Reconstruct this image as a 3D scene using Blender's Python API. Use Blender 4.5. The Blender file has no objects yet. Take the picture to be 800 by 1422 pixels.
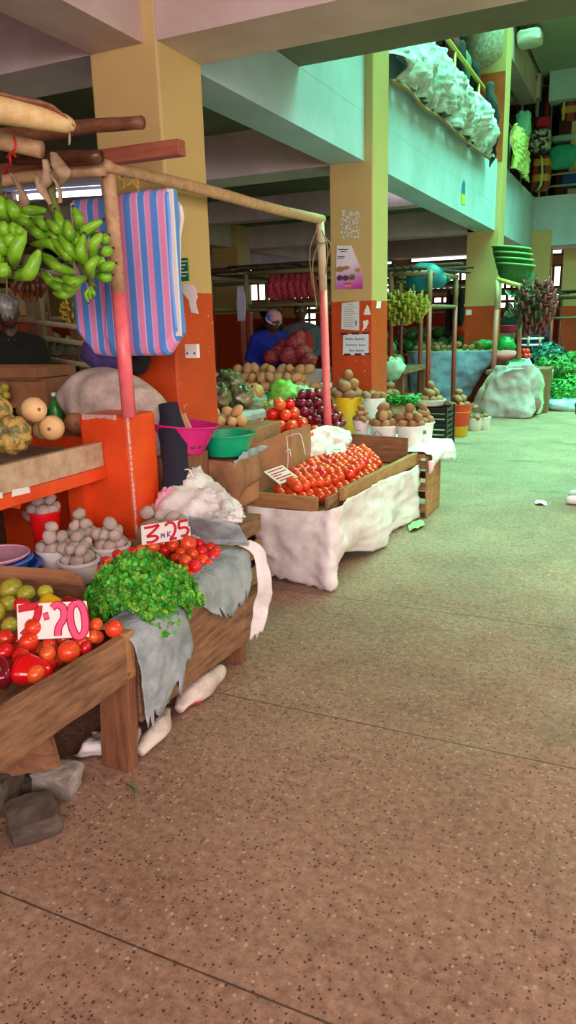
import bpy, math, random
import numpy as np
from mathutils import Vector, Matrix, Euler, noise
random.seed(7)
SC = bpy.context.scene
COL = SC.collection
PI = math.pi

# ------------------------------------------------------------------ camera
CAMH = 1.5
cam_d = bpy.data.cameras.new('camera'); cam = bpy.data.objects.new('camera', cam_d); COL.objects.link(cam)
cam_d.sensor_fit = 'VERTICAL'; cam_d.sensor_height = 36.0; cam_d.lens = 26.0
cam_d.clip_start = 0.02; cam_d.clip_end = 200
FPX = 1422 * 26.0 / 36.0
_vy = Vector((899 - 400, -(433 - 711), -FPX)).normalized()
_vz = -Vector((510 - 400, -(4700 - 711), -FPX)).normalized()
_vz = (_vz - _vy * _vz.dot(_vy)).normalized()
_vx = _vy.cross(_vz)
ROT = Matrix((_vx, _vy, _vz))
cam.matrix_world = Matrix.Translation((0, 0, CAMH)) @ ROT.to_4x4()
SC.camera = cam

# ------------------------------------------------------------------ world, light, exposure
SC.view_settings.view_transform = 'Standard'
SC.view_settings.look = 'None'
SC.view_settings.gamma = 1.0
SC.view_settings.use_curve_mapping = False
SC.view_settings.exposure = 0.32
W = bpy.data.worlds.new('world'); SC.world = W; W.use_nodes = True
W.node_tree.nodes['Background'].inputs[0].default_value = (1.0, 0.82, 0.80, 1)
W.node_tree.nodes['Background'].inputs[1].default_value = 1.65

def area(name, loc, target, sx, sy, power, col):
    l = bpy.data.lights.new(name, 'AREA'); l.shape = 'RECTANGLE'; l.size = sx; l.size_y = sy
    l.energy = power; l.color = col
    o = bpy.data.objects.new(name, l); COL.objects.link(o); o.location = loc
    d = Vector(target) - Vector(loc); o.rotation_euler = d.to_track_quat('-Z', 'Y').to_euler()
    return o
g_ = area('assumed_green_roof_daylight', (1.3, 13.2, 9.2), (1.3, 13.2, 0), 7.0, 13.4, 2400, (0.28, 1.0, 0.64))  # lamp for an unseen roof, assumed from the green light below
g_.data.spread = math.radians(112)
area('assumed_entrance_fill', (2.4, -2.6, 3.0), (0.2, 3.4, 0.0), 5.0, 2.2, 380, (1.0, 0.80, 0.76))  # added lamp behind the camera, entrance only assumed; brightens the near floor
area('aisle_fill_near', (1.0, 1.7, 3.15), (1.0, 1.7, 0), 1.4, .2, 26, (1.0, 0.78, 0.66))  # added overhead lamp without a fixture, brightens the near floor
area('aisle_fill_far', (1.2, 4.6, 3.2), (1.0, 4.8, 0), 1.4, .2, 55, (1.0, 0.74, 0.60))  # added unseen lamp behind the cross beam, warms the floor beyond it
area('far_hall_warm_light', (1.5, 23.0, 2.7), (0.8, 26.0, 1.8), 3.0, 1.0, 70, (1.0, 0.66, 0.36))  # warm area lamp put in to light the far corridor walls
area('back_window_daylight', (-5.5, 21.2, 2.4), (-5.0, 14.0, 1.2), 7.0, 1.2, 22, (1.0, 0.85, 0.72))

# ------------------------------------------------------------------ pixel rays to world planes
def _ray(px, py):
    return ROT @ Vector((px - 400, -(py - 711), -FPX))
def onx(px, py, x):
    d = _ray(px, py); return Vector((0, 0, CAMH)) + d * (x / d.x)
def ony(px, py, y):
    d = _ray(px, py); return Vector((0, 0, CAMH)) + d * (y / d.y)
def onz(px, py, z):
    d = _ray(px, py); return Vector((0, 0, CAMH)) + d * ((z - CAMH) / d.z)
V = Vector

# ------------------------------------------------------------------ materials
def lin(c):
    o = []
    for v in c[:3]:
        v /= 255.0
        o.append(v / 12.92 if v <= 0.04045 else ((v + 0.055) / 1.055) ** 2.4)
    return (*o, 1.0)
class NT:
    def __init__(s, name):
        s.m = bpy.data.materials.new(name); s.m.use_nodes = True
        s.t = s.m.node_tree; s.n = s.t.nodes; s.b = s.n['Principled BSDF']
        s.tc = s.n.new('ShaderNodeTexCoord')
    def L(s, a, b): s.t.links.new(a, b)
    def noise(s, scale, det=4, rough=.6, vec=None):
        n = s.n.new('ShaderNodeTexNoise'); n.inputs['Scale'].default_value = scale
        n.inputs['Detail'].default_value = det; n.inputs['Roughness'].default_value = rough
        s.L(vec or s.tc.outputs['Object'], n.inputs['Vector']); return n.outputs['Fac']
    def ramp(s, fac, stops, const=False):
        r = s.n.new('ShaderNodeValToRGB'); e = r.color_ramp
        if const: e.interpolation = 'CONSTANT'
        while len(e.elements) < len(stops): e.elements.new(.5)
        for i, (p, c) in enumerate(stops):
            e.elements[i].position = p; e.elements[i].color = c if len(c) == 4 else (*c, 1)
        s.L(fac, r.inputs[0]); return r.outputs[0]
    def mix(s, fac, a, b, mode='MIX'):
        m = s.n.new('ShaderNodeMix'); m.data_type = 'RGBA'; m.blend_type = mode
        for sock, v in ((m.inputs[0], fac), (m.inputs[6], a), (m.inputs[7], b)):
            if hasattr(v, 'is_output'): s.L(v, sock)
            else: sock.default_value = v
        return m.outputs[2]
    def math(s, op, a, b=0.0):
        m = s.n.new('ShaderNodeMath'); m.operation = op
        for sock, v in ((m.inputs[0], a), (m.inputs[1], b)):
            if hasattr(v, 'is_output'): s.L(v, sock)
            else: sock.default_value = v
        return m.outputs[0]
    def sep(s, vec=None):
        x = s.n.new('ShaderNodeSeparateXYZ'); s.L(vec or s.tc.outputs['Object'], x.inputs[0]); return x.outputs
    def bump(s, h, strength=.3, dist=.01):
        b = s.n.new('ShaderNodeBump'); b.inputs['Strength'].default_value = strength
        b.inputs['Distance'].default_value = dist; s.L(h, b.inputs['Height']); s.L(b.outputs[0], s.b.inputs['Normal'])
    def col(s, c): s.L(c, s.b.inputs['Base Color'])
MAT = {}
def mat(name, c, rough=.6, c2=None, scale=6, lo=.35, hi=.65, bump=0, bscale=40, rnd=0, isl=0, spec=None, alpha=1, trans=0, sheen=0, metal=0):
    if name in MAT: return MAT[name]
    k = NT(name); b = k.b
    b.inputs['Roughness'].default_value = rough; b.inputs['Metallic'].default_value = metal
    if spec is not None: b.inputs['Specular IOR Level'].default_value = spec
    col = None
    if c2 is not None:
        col = k.ramp(k.noise(scale), [(lo, lin(c)), (hi, lin(c2))])
    if rnd or isl:
        if isl:
            g = k.n.new('ShaderNodeNewGeometry'); r = g.outputs['Random Per Island']; amt = isl
        else:
            g = k.n.new('ShaderNodeObjectInfo'); r = g.outputs['Random']; amt = rnd
        h = k.n.new('ShaderNodeHueSaturation')
        if col: k.L(col, h.inputs['Color'])
        else: h.inputs['Color'].default_value = lin(c)
        mr = k.n.new('ShaderNodeMapRange'); k.L(r, mr.inputs[0]); mr.inputs[3].default_value = 1 - amt; mr.inputs[4].default_value = 1 + amt
        k.L(mr.outputs[0], h.inputs['Value'])
        w = k.math('MULTIPLY', r, 7.31); w = k.math('FRACT', w)
        mr2 = k.n.new('ShaderNodeMapRange'); k.L(w, mr2.inputs[0]); mr2.inputs[3].default_value = .5 - amt * .09; mr2.inputs[4].default_value = .5 + amt * .09
        k.L(mr2.outputs[0], h.inputs['Hue']); col = h.outputs[0]
    if col: k.col(col)
    else: b.inputs['Base Color'].default_value = lin(c)
    if bump: k.bump(k.noise(bscale, 5), bump, .01)
    if alpha < 1: b.inputs['Alpha'].default_value = alpha
    if trans: b.inputs['Transmission Weight'].default_value = trans
    if sheen: b.inputs['Sheen Weight'].default_value = sheen
    MAT[name] = k.m; return k.m
def emat(name, c, s):
    if name in MAT: return MAT[name]
    k = NT(name); k.b.inputs['Base Color'].default_value = lin(c)
    k.b.inputs['Emission Color'].default_value = lin(c); k.b.inputs['Emission Strength'].default_value = s
    MAT[name] = k.m; return k.m

# ------------------------------------------------------------------ mesh builder
def frame(d, up=(0, 0, 1)):
    d = Vector(d).normalized(); up = Vector(up)
    if abs(d.dot(up)) > .95: up = Vector((1, 0, 0))
    a = d.cross(up).normalized(); return a, a.cross(d).normalized()
class MB:
    def __init__(s): s.v = []; s.f = []
    def add(s, vs, fs):
        o = len(s.v); s.v += [tuple(v) for v in vs]; s.f += [tuple(i + o for i in f) for f in fs]; return s
    def box(s, lo, hi, rot=None, piv=None):
        x0, y0, z0 = lo; x1, y1, z1 = hi
        vs = [Vector(p) for p in ((x0,y0,z0),(x1,y0,z0),(x1,y1,z0),(x0,y1,z0),(x0,y0,z1),(x1,y0,z1),(x1,y1,z1),(x0,y1,z1))]
        if rot is not None:
            p = Vector(piv) if piv is not None else sum(vs, Vector()) / 8
            R = Euler(rot).to_matrix(); vs = [p + R @ (q - p) for q in vs]
        return s.add(vs, [(0,3,2,1),(4,5,6,7),(0,1,5,4),(1,2,6,5),(2,3,7,6),(3,0,4,7)])
    def bar(s, a, b, w, h, up=(0,0,1), wob=0, seg=1, w2=None, h2=None):
        a = Vector(a); b = Vector(b); x, y = frame(b - a, up); rings = []
        for i in range(seg + 1):
            t = i / seg; c = a.lerp(b, t); ww = w + ((w2 or w) - w) * t; hh = h + ((h2 or h) - h) * t
            j = lambda: random.uniform(-wob, wob)
            rings.append([c + x * (sx * ww / 2 + j()) + y * (sy * hh / 2 + j()) for sx, sy in ((-1,-1),(1,-1),(1,1),(-1,1))])
        return s.loft(rings)
    def loft(s, rings, cap=True, closed=False):
        n = len(rings[0]); vs = [p for r in rings for p in r]; fs = []
        m = len(rings)
        for i in range(m if closed else m - 1):
            i2 = (i + 1) % m
            for j in range(n):
                fs.append((i*n+j, i*n+(j+1) % n, i2*n+(j+1) % n, i2*n+j))
        if cap and not closed:
            fs.append(tuple(range(n-1, -1, -1))); fs.append(tuple((m-1)*n+j for j in range(n)))
        return s.add(vs, fs)
    def tube(s, pts, r, seg=8, sub=0, nz=0, flat=1.0, cap=True):
        pts = [Vector(p) for p in pts]
        rs = list(r) if isinstance(r, (list, tuple)) else [r] * len(pts)
        if sub: pts, rs = crom(pts, rs, sub)
        rings = []; up = None
        for i, p in enumerate(pts):
            d = (pts[min(i+1, len(pts)-1)] - pts[max(i-1, 0)])
            if up is None: a, b = frame(d)
            else:
                d.normalize(); a = d.cross(up)
                if a.length < 1e-5: a, b = frame(d)
                else: a.normalize(); b = a.cross(d).normalized()
            up = b
            rr = rs[i]
            ring = []
            for k in range(seg):
                t = 2*PI*k/seg; q = rr
                if nz: q *= 1 + nz * noise.noise(p * 9 + Vector((math.cos(t), math.sin(t), 0)) * 1.3)
                ring.append(p + a * math.cos(t) * q + b * math.sin(t) * q * flat)
            rings.append(ring)
        return s.loft(rings, cap)
    def lathe(s, prof, c=(0,0,0), seg=24, sx=1, sy=1, lobes=0, lamp=0, rot=None, nz=0, nf=6):
        c = Vector(c); R = Euler(rot).to_matrix() if rot is not None else None; rings = []
        for (r, z) in prof:
            ring = []
            for k in range(seg):
                t = 2*PI*k/seg; q = r * (1 + lamp * abs(math.sin(lobes * t / 2)) if lobes else 1)
                p = Vector((math.cos(t)*q*sx, math.sin(t)*q*sy, z))
                if nz and r > 1e-4: p += p.normalized() * noise.noise(p * nf) * nz
                ring.append(c + (R @ p if R else p))
            rings.append(ring)
        return s.loft(rings, cap=True)
    def ell(s, c, r, rot=None, seg=16, rings=10, nz=0, nf=2.0, seed=0, fn=None, fold=None):
        c = Vector(c); R = Euler(rot).to_matrix() if rot is not None else Matrix.Identity(3)
        vs = []; r = r if isinstance(r, (tuple, list, Vector)) else (r, r, r)
        def P(u):
            q = Vector((u.x*r[0], u.y*r[1], u.z*r[2]))
            if fold:
                w = Vector((u.x*fold[0], u.y*fold[1], u.z*fold[2])) + Vector((seed, seed*.7, 1.3*seed)); w += Vector((noise.noise(w*1.3), noise.noise(w*1.3+Vector((9,0,0))), 0))*.8
                k = 1 + nz * (1.1*(.35-abs(noise.noise(w))) + .55*(.3-abs(noise.noise(w*2.1))) + .25*(.3-abs(noise.noise(w*4.3))))*1.6
            else: k = 1 + (nz * noise.fractal(u * nf + Vector((seed, seed*.7, 1.3*seed)), 1.0, 2.0, 3) if nz else 0)
            q *= k
            if fn: q = fn(u, q)
            return c + R @ q
        vs.append(P(Vector((0,0,-1))))
        for i in range(1, rings):
            ph = -PI/2 + PI*i/rings
            for j in range(seg):
                t = 2*PI*j/seg; vs.append(P(Vector((math.cos(ph)*math.cos(t), math.cos(ph)*math.sin(t), math.sin(ph)))))
        vs.append(P(Vector((0,0,1)))); fs = []
        for j in range(seg):
            fs.append((0, 1+(j+1) % seg, 1+j))
            for i in range(rings-2):
                a = 1+i*seg; fs.append((a+j, a+(j+1) % seg, a+seg+(j+1) % seg, a+seg+j))
            a = 1+(rings-2)*seg; fs.append((a+j, a+(j+1) % seg, len(vs)-1))
        return s.add(vs, fs)
    def cap(s, a, b, ra, rb, seg=12):
        a = Vector(a); b = Vector(b); d = (b-a); L = d.length or 1e-4; d = d / L; pts = []; rs = []
        for i in range(5):
            t = PI/2*i/4.; pts.append(a - d*ra*math.cos(t)); rs.append(max(ra*math.sin(t), 1e-3))
        for i in range(5):
            t = PI/2*i/4.; pts.append(b + d*rb*math.sin(t)); rs.append(max(rb*math.cos(t), 1e-3))
        return s.tube(pts, rs, seg)
    def build(s, name, m=None, parent=None, smooth=False, bevel=0, solid=0, sub=0, remesh=0, sm=0, kind=None, origin=None, ang=None):
        if parent is not None:
            off = Vector(parent.get('_o', (0,0,0)))
        elif origin is not None: off = Vector(origin)
        else:
            a = np.array(s.v); off = Vector(((a[:,0].min()+a[:,0].max())/2, (a[:,1].min()+a[:,1].max())/2, a[:,2].min()))
        me = bpy.data.meshes.new(name)
        me.from_pydata([tuple(Vector(v) - off) for v in s.v], [], s.f); me.update()
        if m: me.materials.append(m)
        if smooth: me.polygons.foreach_set('use_smooth', [True]*len(me.polygons))
        o = bpy.data.objects.new(name, me); COL.objects.link(o)
        o['_o'] = tuple(off)
        if parent is not None:
            o.parent = parent
        else: o.location = off
        if remesh:
            q = o.modifiers.new('r', 'REMESH'); q.mode = 'VOXEL'; q.voxel_size = remesh; q.use_smooth_shade = True
        if sm:
            q = o.modifiers.new('s', 'SMOOTH'); q.factor = .5; q.iterations = sm
        if solid:
            q = o.modifiers.new('t', 'SOLIDIFY'); q.thickness = solid; q.offset = 0
        if bevel:
            q = o.modifiers.new('b', 'BEVEL'); q.width = bevel; q.segments = 2; q.limit_method = 'ANGLE'; q.angle_limit = .6
        if sub:
            q = o.modifiers.new('u', 'SUBSURF'); q.levels = sub; q.render_levels = sub
        if kind: o['kind'] = kind
        return o
def crom(pts, rs, sub):
    P = [pts[0]*2-pts[1]] + pts + [pts[-1]*2-pts[-2]]; Rr = [rs[0]] + rs + [rs[-1]]
    op, orr = [], []
    for i in range(1, len(P)-2):
        for k in range(sub):
            t = k/sub; a, b, c, d = P[i-1], P[i], P[i+1], P[i+2]
            op.append(.5*((2*b)+(c-a)*t+(2*a-5*b+4*c-d)*t*t+(3*b-a-3*c+d)*t**3))
            orr.append(Rr[i]*(1-t)+Rr[i+1]*t)
    op.append(pts[-1]); orr.append(rs[-1]); return op, orr
def tag(o, label, cat, group=None, kind=None):
    o['label'] = label; o['category'] = cat
    if group: o['group'] = group
    if kind: o['kind'] = kind
    return o
def thing(name, label, cat, loc, group=None):
    o = bpy.data.objects.new(name, None); COL.objects.link(o); o.location = loc; o.empty_display_size = .1
    o['_o'] = tuple(Vector(loc)); return tag(o, label, cat, group)
def inst(src, loc, rot=(0,0,0), sc=1, label=None, group=None, first=None):
    """a copy of a thing and of each of its parts"""
    if first is not None and first[0]:
        r = src; first[0] = False
    else:
        r = src.copy(); COL.objects.link(r)
        for ch in src.children:
            c = ch.copy(); COL.objects.link(c); c.parent = r
            for g in ch.children:
                d = g.copy(); COL.objects.link(d); d.parent = c
    r.location = loc; r.rotation_euler = rot; r.scale = (sc, sc, sc) if not isinstance(sc, (tuple, list)) else sc
    r['_o'] = tuple(Vector(loc))
    if label: r['label'] = label
    if group: r['group'] = group
    return r
class Kind:
    """one kind of countable thing: the first placement moves the original, the rest are copies"""
    def __init__(s, src): s.src = src if isinstance(src, list) else [src]; s.used = [False]*len(s.src)
    def put(s, loc, rot=(0,0,0), sc=1, label=None, cat=None, group=None, i=None):
        i = random.randrange(len(s.src)) if i is None else i
        f = [not s.used[i]]; s.used[i] = True
        o = inst(s.src[i], loc, rot, sc, label, group, f)
        if cat: o['category'] = cat
        return o
    def clean(s):
        for o, u in zip(s.src, s.used):
            if not u:
                for c in list(o.children): bpy.data.objects.remove(c)
                bpy.data.objects.remove(o)
KINDS = []
def kind(src): k = Kind(src); KINDS.append(k); return k
def sheet(ctrl, su=8, sv=8, amp=.01, nf=6, seed=0, nrm=None, rag=0, st=(1,1,1)):
    """cloth: Catmull-Rom through a grid of control points, wrinkled"""
    rows = [crom([Vector(p) for p in r], [0]*len(r), sv)[0] for r in ctrl]
    cols = [crom([rows[i][j] for i in range(len(rows))], [0]*len(rows), su)[0] for j in range(len(rows[0]))]
    nu, nv = len(cols[0]), len(cols); m = MB(); vs = []
    for i in range(nu):
        for j in range(nv):
            p = cols[j][i]
            a = cols[j][min(i+1, nu-1)] - cols[j][max(i-1, 0)]; b = cols[min(j+1, nv-1)][i] - cols[max(j-1, 0)][i]
            n = a.cross(b)
            n = n.normalized() if n.length > 1e-9 else Vector((0,0,1))
            if nrm is not None: n = Vector(nrm)
            q = Vector((p.x*st[0], p.y*st[1], p.z*st[2])) * nf + Vector((seed*3.1, seed, 0))
            k = noise.fractal(q, 1.0, 2.1, 4) + .6 * (0.5 - abs(noise.noise(q * 1.7)))
            p2 = p + n * amp * k
            if rag and i == nu - 1: p2 = p2 + (p - cols[j][i-1]).normalized() * rag * (noise.noise(Vector((j*.9, seed, 0))) + .2*random.random())
            vs.append(p2)
    fs = [(i*nv+j, i*nv+j+1, (i+1)*nv+j+1, (i+1)*nv+j) for i in range(nu-1) for j in range(nv-1)]
    return m.add(vs, fs)

# ------------------------------------------------------------------ base materials
CREAM = (206, 176, 116)
def wallmat(name, up, low, line, dirt=.12, axis_obj=False):
    """oil-painted plaster: a light colour above the dado line, orange below (height is measured from the floor)"""
    k = NT(name); g = k.n.new('ShaderNodeNewGeometry'); x = k.sep(g.outputs['Position'])
    n = k.noise(3.5, 6, .65, g.outputs['Position']); n2 = k.noise(22, 5, .7, g.outputs['Position'])
    z = k.math('ADD', x[2], k.math('MULTIPLY', n2, .012))
    f = k.math('GREATER_THAN', z, line + .006)
    u = k.mix(k.math('MULTIPLY', n, dirt * 3), lin(up), lin([v * .72 for v in up]))
    l = k.mix(k.math('MULTIPLY', n, .9), lin(low), lin([v * .66 for v in low]))
    chips = k.ramp(k.noise(38, 3, .5, g.outputs['Position']), [(.70, (0,0,0)), (.715, (1,1,1))])
    l = k.mix(k.math('MULTIPLY', chips, .75), l, lin((214, 190, 160)))
    k.col(k.mix(f, l, u)); k.b.inputs['Roughness'].default_value = .48
    k.bump(n2, .08, .004); return k.m
M_COL = wallmat('column_paint', CREAM, (224, 78, 24), 1.67)
M_FAR = wallmat('far_wall_paint', (222, 176, 112), (200, 62, 26), 1.62)
M_BEAM = mat('beam_paint', (208, 190, 190), .55, (188, 166, 160), 2.2, bump=.06, bscale=25)
M_FASCIA = mat('fascia_paint', (180, 206, 222), .5, (162, 190, 204), 1.7, bump=.05, bscale=20)
M_CEIL = mat('ceiling_paint', (112, 112, 92), .8, (96, 94, 78), 1.5, bump=.08)
M_ORANGE = mat('orange_paint', (236, 84, 30), .42, (216, 68, 24), 5, bump=.1, bscale=30)
M_CONC = mat('rough_concrete', (150, 120, 92), .85, (120, 92, 70), 7, bump=.3, bscale=60)
def woodmat(name, c, c2, sc=(1, 1, 1), rough=.75, bump=.3):
    k = NT(name); mp = k.n.new('ShaderNodeMapping'); k.L(k.tc.outputs['Object'], mp.inputs[0]); mp.inputs['Scale'].default_value = sc
    n = k.noise(14, 8, .7, mp.outputs[0]); n2 = k.noise(4, 4, .6)
    c_ = k.ramp(n, [(.3, lin(c2)), (.62, lin(c))]); c_ = k.mix(k.math('MULTIPLY', n2, .6), c_, lin([v*.62 for v in c2])); k.col(c_)
    k.b.inputs['Roughness'].default_value = rough; k.bump(n, bump, .008); return k.m
M_W1 = woodmat('weathered_brown_wood_y', (176, 130, 92), (92, 60, 40), (3, .4, 3), .75, .5)
M_W1X = woodmat('weathered_brown_wood_x', (170, 120, 84), (112, 72, 46), (.4, 3, 3))
M_W1Z = woodmat('weathered_brown_wood_z', (158, 104, 68), (106, 64, 42), (3, 3, .4))
M_W2 = woodmat('pale_planed_wood_y', (204, 152, 96), (160, 106, 62), (3, .4, 3))
M_W2X = woodmat('pale_planed_wood_x', (200, 148, 94), (158, 106, 62), (.4, 3, 3))
M_POLEW = woodmat('round_pole_wood', (226, 188, 142), (184, 140, 100), (2, 2, 2), .6)
M_BARK = woodmat('brown_branch_wood', (164, 108, 76), (108, 62, 42), (1, 3, 3), .55)
M_LOG = woodmat('peeled_log_wood', (246, 220, 160), (222, 176, 108), (.5, 2, 2), .6, .15)
M_REDW = woodmat('red_stained_timber', (176, 98, 72), (140, 70, 50), (.4, 3, 3), .6)
M_KRAFT = mat('brown_cardboard', (176, 124, 88), .85, (150, 100, 68), 5, bump=.08)
M_RAG = mat('dry_banana_fibre', (190, 164, 132), .9, (140, 110, 84), 9, bump=.3)
M_SOIL = mat('dark_residue', (44, 34, 28), .9)
M_STEEL = mat('dull_metal', (120, 120, 118), .45, metal=.7)
M_PINKP = mat('pink_pole_paint', (242, 122, 128), .35, (232, 100, 108), 12, bump=.04)
M_CREAMP = mat('cream_pole_paint', (214, 196, 168), .5, (196, 172, 140), 14, bump=.06)
M_BLACKC = mat('black_cloth', (20, 20, 22), .9)
M_NAVY = mat('navy_cloth', (28, 30, 48), .9)
M_WHITEP = mat('white_plastic', (236, 234, 234), .35)
M_CARD = mat('white_card', (238, 232, 228), .7)
M_REDINK = mat('red_marker_ink', (206, 24, 44), .6)
M_PINKINK = mat('pink_marker_ink', (240, 82, 128), .6)
M_BLUEINK = mat('blue_pen_ink', (70, 96, 160), .6)
M_BLACKINK = mat('black_ink', (30, 30, 40), .6)
M_GREYINK = mat('grey_print', (140, 146, 156), .6)
def sackmat(name, c, c2, sc=60):
    k = NT(name); w = k.n.new('ShaderNodeTexWave'); w.inputs['Scale'].default_value = sc; w.bands_direction = 'Z'; w.inputs['Distortion'].default_value = 2
    k.L(k.tc.outputs['Object'], w.inputs[0]); n = k.noise(6, 6, .7)
    c_ = k.ramp(n, [(.36, lin(c2)), (.58, lin(c))]); k.col(k.mix(k.math('MULTIPLY', w.outputs['Fac'], .18), c_, lin([v*.8 for v in c2])))
    k.b.inputs['Roughness'].default_value = .7; k.bump(k.math('ADD', w.outputs['Fac'], k.math('MULTIPLY', k.noise(26, 5), 2)), .25, .006); return k.m
M_SACKW = sackmat('white_woven_plastic', (250, 248, 248), (228, 220, 222))
M_SACKD = sackmat('dirty_white_woven_plastic', (248, 244, 246), (226, 214, 212))
M_SACKG = sackmat('grey_woven_plastic', (172, 184, 190), (124, 136, 142))
M_BURLAP = sackmat('dusty_woven_sack', (224, 208, 198), (178, 158, 148), 90)
M_TARPB = sackmat('blue_grey_tarp', (150, 176, 200), (104, 140, 178), 30)
M_TARPG = sackmat('pale_grey_tarp', (206, 196, 200), (184, 172, 176), 30)
M_SHEET = sackmat('pale_crumpled_plastic_sheet', (204, 208, 206), (120, 138, 132), 20)  # the darker tone paints in shade for the folds
# ================================================================== STRUCTURE
def floor_mat():
    k = NT('worn_terrazzo_floor'); p = k.tc.outputs['Object']; x = k.sep(p)
    base = k.ramp(k.noise(1.6, 6, .65, p), [(.34, lin((122, 92, 76))), (.5, lin((152, 118, 98))), (.66, lin((172, 140, 118)))])
    f2 = k.noise(34, 6, .75, p); base = k.mix(.55, base, k.ramp(f2, [(.32, lin((78, 54, 44))), (.5, lin((152, 118, 98))), (.68, lin((190, 158, 136)))]))
    v = k.n.new('ShaderNodeTexVoronoi'); v.inputs['Scale'].default_value = 105; k.L(p, v.inputs['Vector'])
    cells = k.n.new('ShaderNodeSeparateColor'); k.L(v.outputs['Color'], cells.inputs[0])
    size = k.math('LESS_THAN', v.outputs['Distance'], k.math('MULTIPLY', cells.outputs[1], .52))
    reg = k.math('GREATER_THAN', k.math('ADD', cells.outputs[0], k.math('MULTIPLY', k.noise(1.1, 3, .5, p), .9)), 1.12)
    base = k.mix(k.math('MULTIPLY', k.math('MULTIPLY', size, reg), .85), base, lin((58, 48, 44)))
    v2 = k.n.new('ShaderNodeTexVoronoi'); v2.inputs['Scale'].default_value = 48; k.L(p, v2.inputs['Vector'])
    c2 = k.n.new('ShaderNodeSeparateColor'); k.L(v2.outputs['Color'], c2.inputs[0])
    w = k.math('MULTIPLY', k.math('LESS_THAN', v2.outputs['Distance'], .25), k.math('GREATER_THAN', c2.outputs[0], .78))
    base = k.mix(k.math('MULTIPLY', w, .5), base, lin((206, 182, 160)))
    for y0 in (1.196, 2.409, 3.62):
        d = k.math('ABSOLUTE', k.math('SUBTRACT', x[1], y0)); d = k.math('ADD', d, k.math('MULTIPLY', k.noise(60, 2, .5, p), .002))
        base = k.mix(k.math('MULTIPLY', k.math('LESS_THAN', d, .0042), .8), base, lin((52, 38, 32)))
    st = k.ramp(k.noise(2.6, 5, .6, p), [(.60, (0,0,0)), (.70, (1,1,1))])
    base = k.mix(k.math('MULTIPLY', st, .35), base, lin((88, 66, 56)))
    mp = k.n.new('ShaderNodeMapping'); k.L(p, mp.inputs[0]); mp.inputs['Scale'].default_value = (.9, 2.6, 1)
    wet = k.ramp(k.noise(1.3, 5, .6, mp.outputs[0]), [(.60, (0,0,0)), (.66, (1,1,1))]); wet = k.math('MULTIPLY', wet, k.math('GREATER_THAN', x[1], 5.8))
    base = k.mix(k.math('MULTIPLY', wet, .5), base, lin((70, 64, 56)))
    k.col(base); k.L(k.ramp(k.noise(3, 4, .6, p), [(.3, (.5,.5,.5)), (.7, (.8,.8,.8))]), k.b.inputs['Roughness'])
    k.bump(f2, .25, .004); return k.m
def struct(name, lo, hi, m, bevel=0):
    o = MB().box(lo, hi).build(name, m, bevel=bevel, origin=(0, 0, 0)); o['kind'] = 'structure'; return o
UY = 14.6
BX0, BX1, BZ = -2.70, -2.38, 2.86     # beam over the stall edge, its underside
CEIL = 3.25
struct('floor', (-14, -4, -.15), (9, 27, 0), floor_mat())
struct('wall_left', (-14.2, -4, 0), (-14, 27, 7), M_FAR)
struct('wall_back', (-14, 26.8, 0), (9, 27, 7), M_FAR)
for n_, lo, hi in (('ceiling', (-14, -4, CEIL), (9, 5.37, CEIL + .2)), ('ceiling_1', (-14, 5.37, CEIL), (-2.38, 26.8, CEIL + .2)),
                   ('ceiling_2', (-2.38, 17.9, CEIL), (9, 26.8, CEIL + .2)), ('ceiling_3', (-14, 5.37, 6.3), (-2.38, 26.8, 6.5)), ('ceiling_4', (-2.38, 17.9, 6.3), (9, 26.8, 6.5))):
    struct(n_, lo, hi, M_CEIL)
# beams along the aisle edge (with the balcony parapet on top past the slab edge)
struct('trim_1', (BX0, -4, BZ), (BX1, 3.46, CEIL), M_BEAM)
struct('trim_2', (BX0, 3.88, BZ), (BX1, 6.75, CEIL), M_FASCIA)
struct('trim_3', (BX0, 7.2, BZ), (BX1, 13.15, CEIL), M_FASCIA)
struct('trim_4', (BX0, 13.6, BZ), (BX1, 17.6, CEIL), M_FASCIA)
struct('trim_5', (-2.5, 5.38, CEIL), (BX1 + .001, 17.6, 3.93), M_FASCIA)   # parapet
struct('trim_6', (BX1, 17.6, 2.93), (9, 17.75, 3.93), M_FASCIA)            # balcony front across the end of the aisle
struct('trim_7', (BX1, 17.75, BZ), (9, 18.0, CEIL), M_BEAM)
# cross beams
for i, (y0, y1) in enumerate(((3.46, 3.88), (6.75, 7.2), (13.15, 13.6), (17.6, 17.95))):
    struct('trim_%d' % (10 + i), (-14, y0, BZ), (BX0, y1, CEIL), M_BEAM)
struct('trim_14', (-2.3, 3.46, BZ), (9, 3.88, CEIL), M_BEAM)               # big beam overhead across the aisle
struct('trim_15', (-7.4, -4, BZ), (-7.08, 26.8, CEIL), M_BEAM)
struct('trim_16', (-14, 10.2, 2.95), (BX0, 10.5, CEIL), M_BEAM)
for i, y in enumerate((13.15, 17.6)):
    struct('trim_%d' % (20 + i), (-14, y, 5.85), (-2.38, y + .4, 6.3), M_BEAM)
struct('trim_23', (-2.75, 5.4, 5.75), (-2.45, 17.6, 6.3), M_BEAM)
struct('trim_24', (-2.2, 17.6, 5.75), (9, 18.0, 6.3), M_FASCIA)
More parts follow.
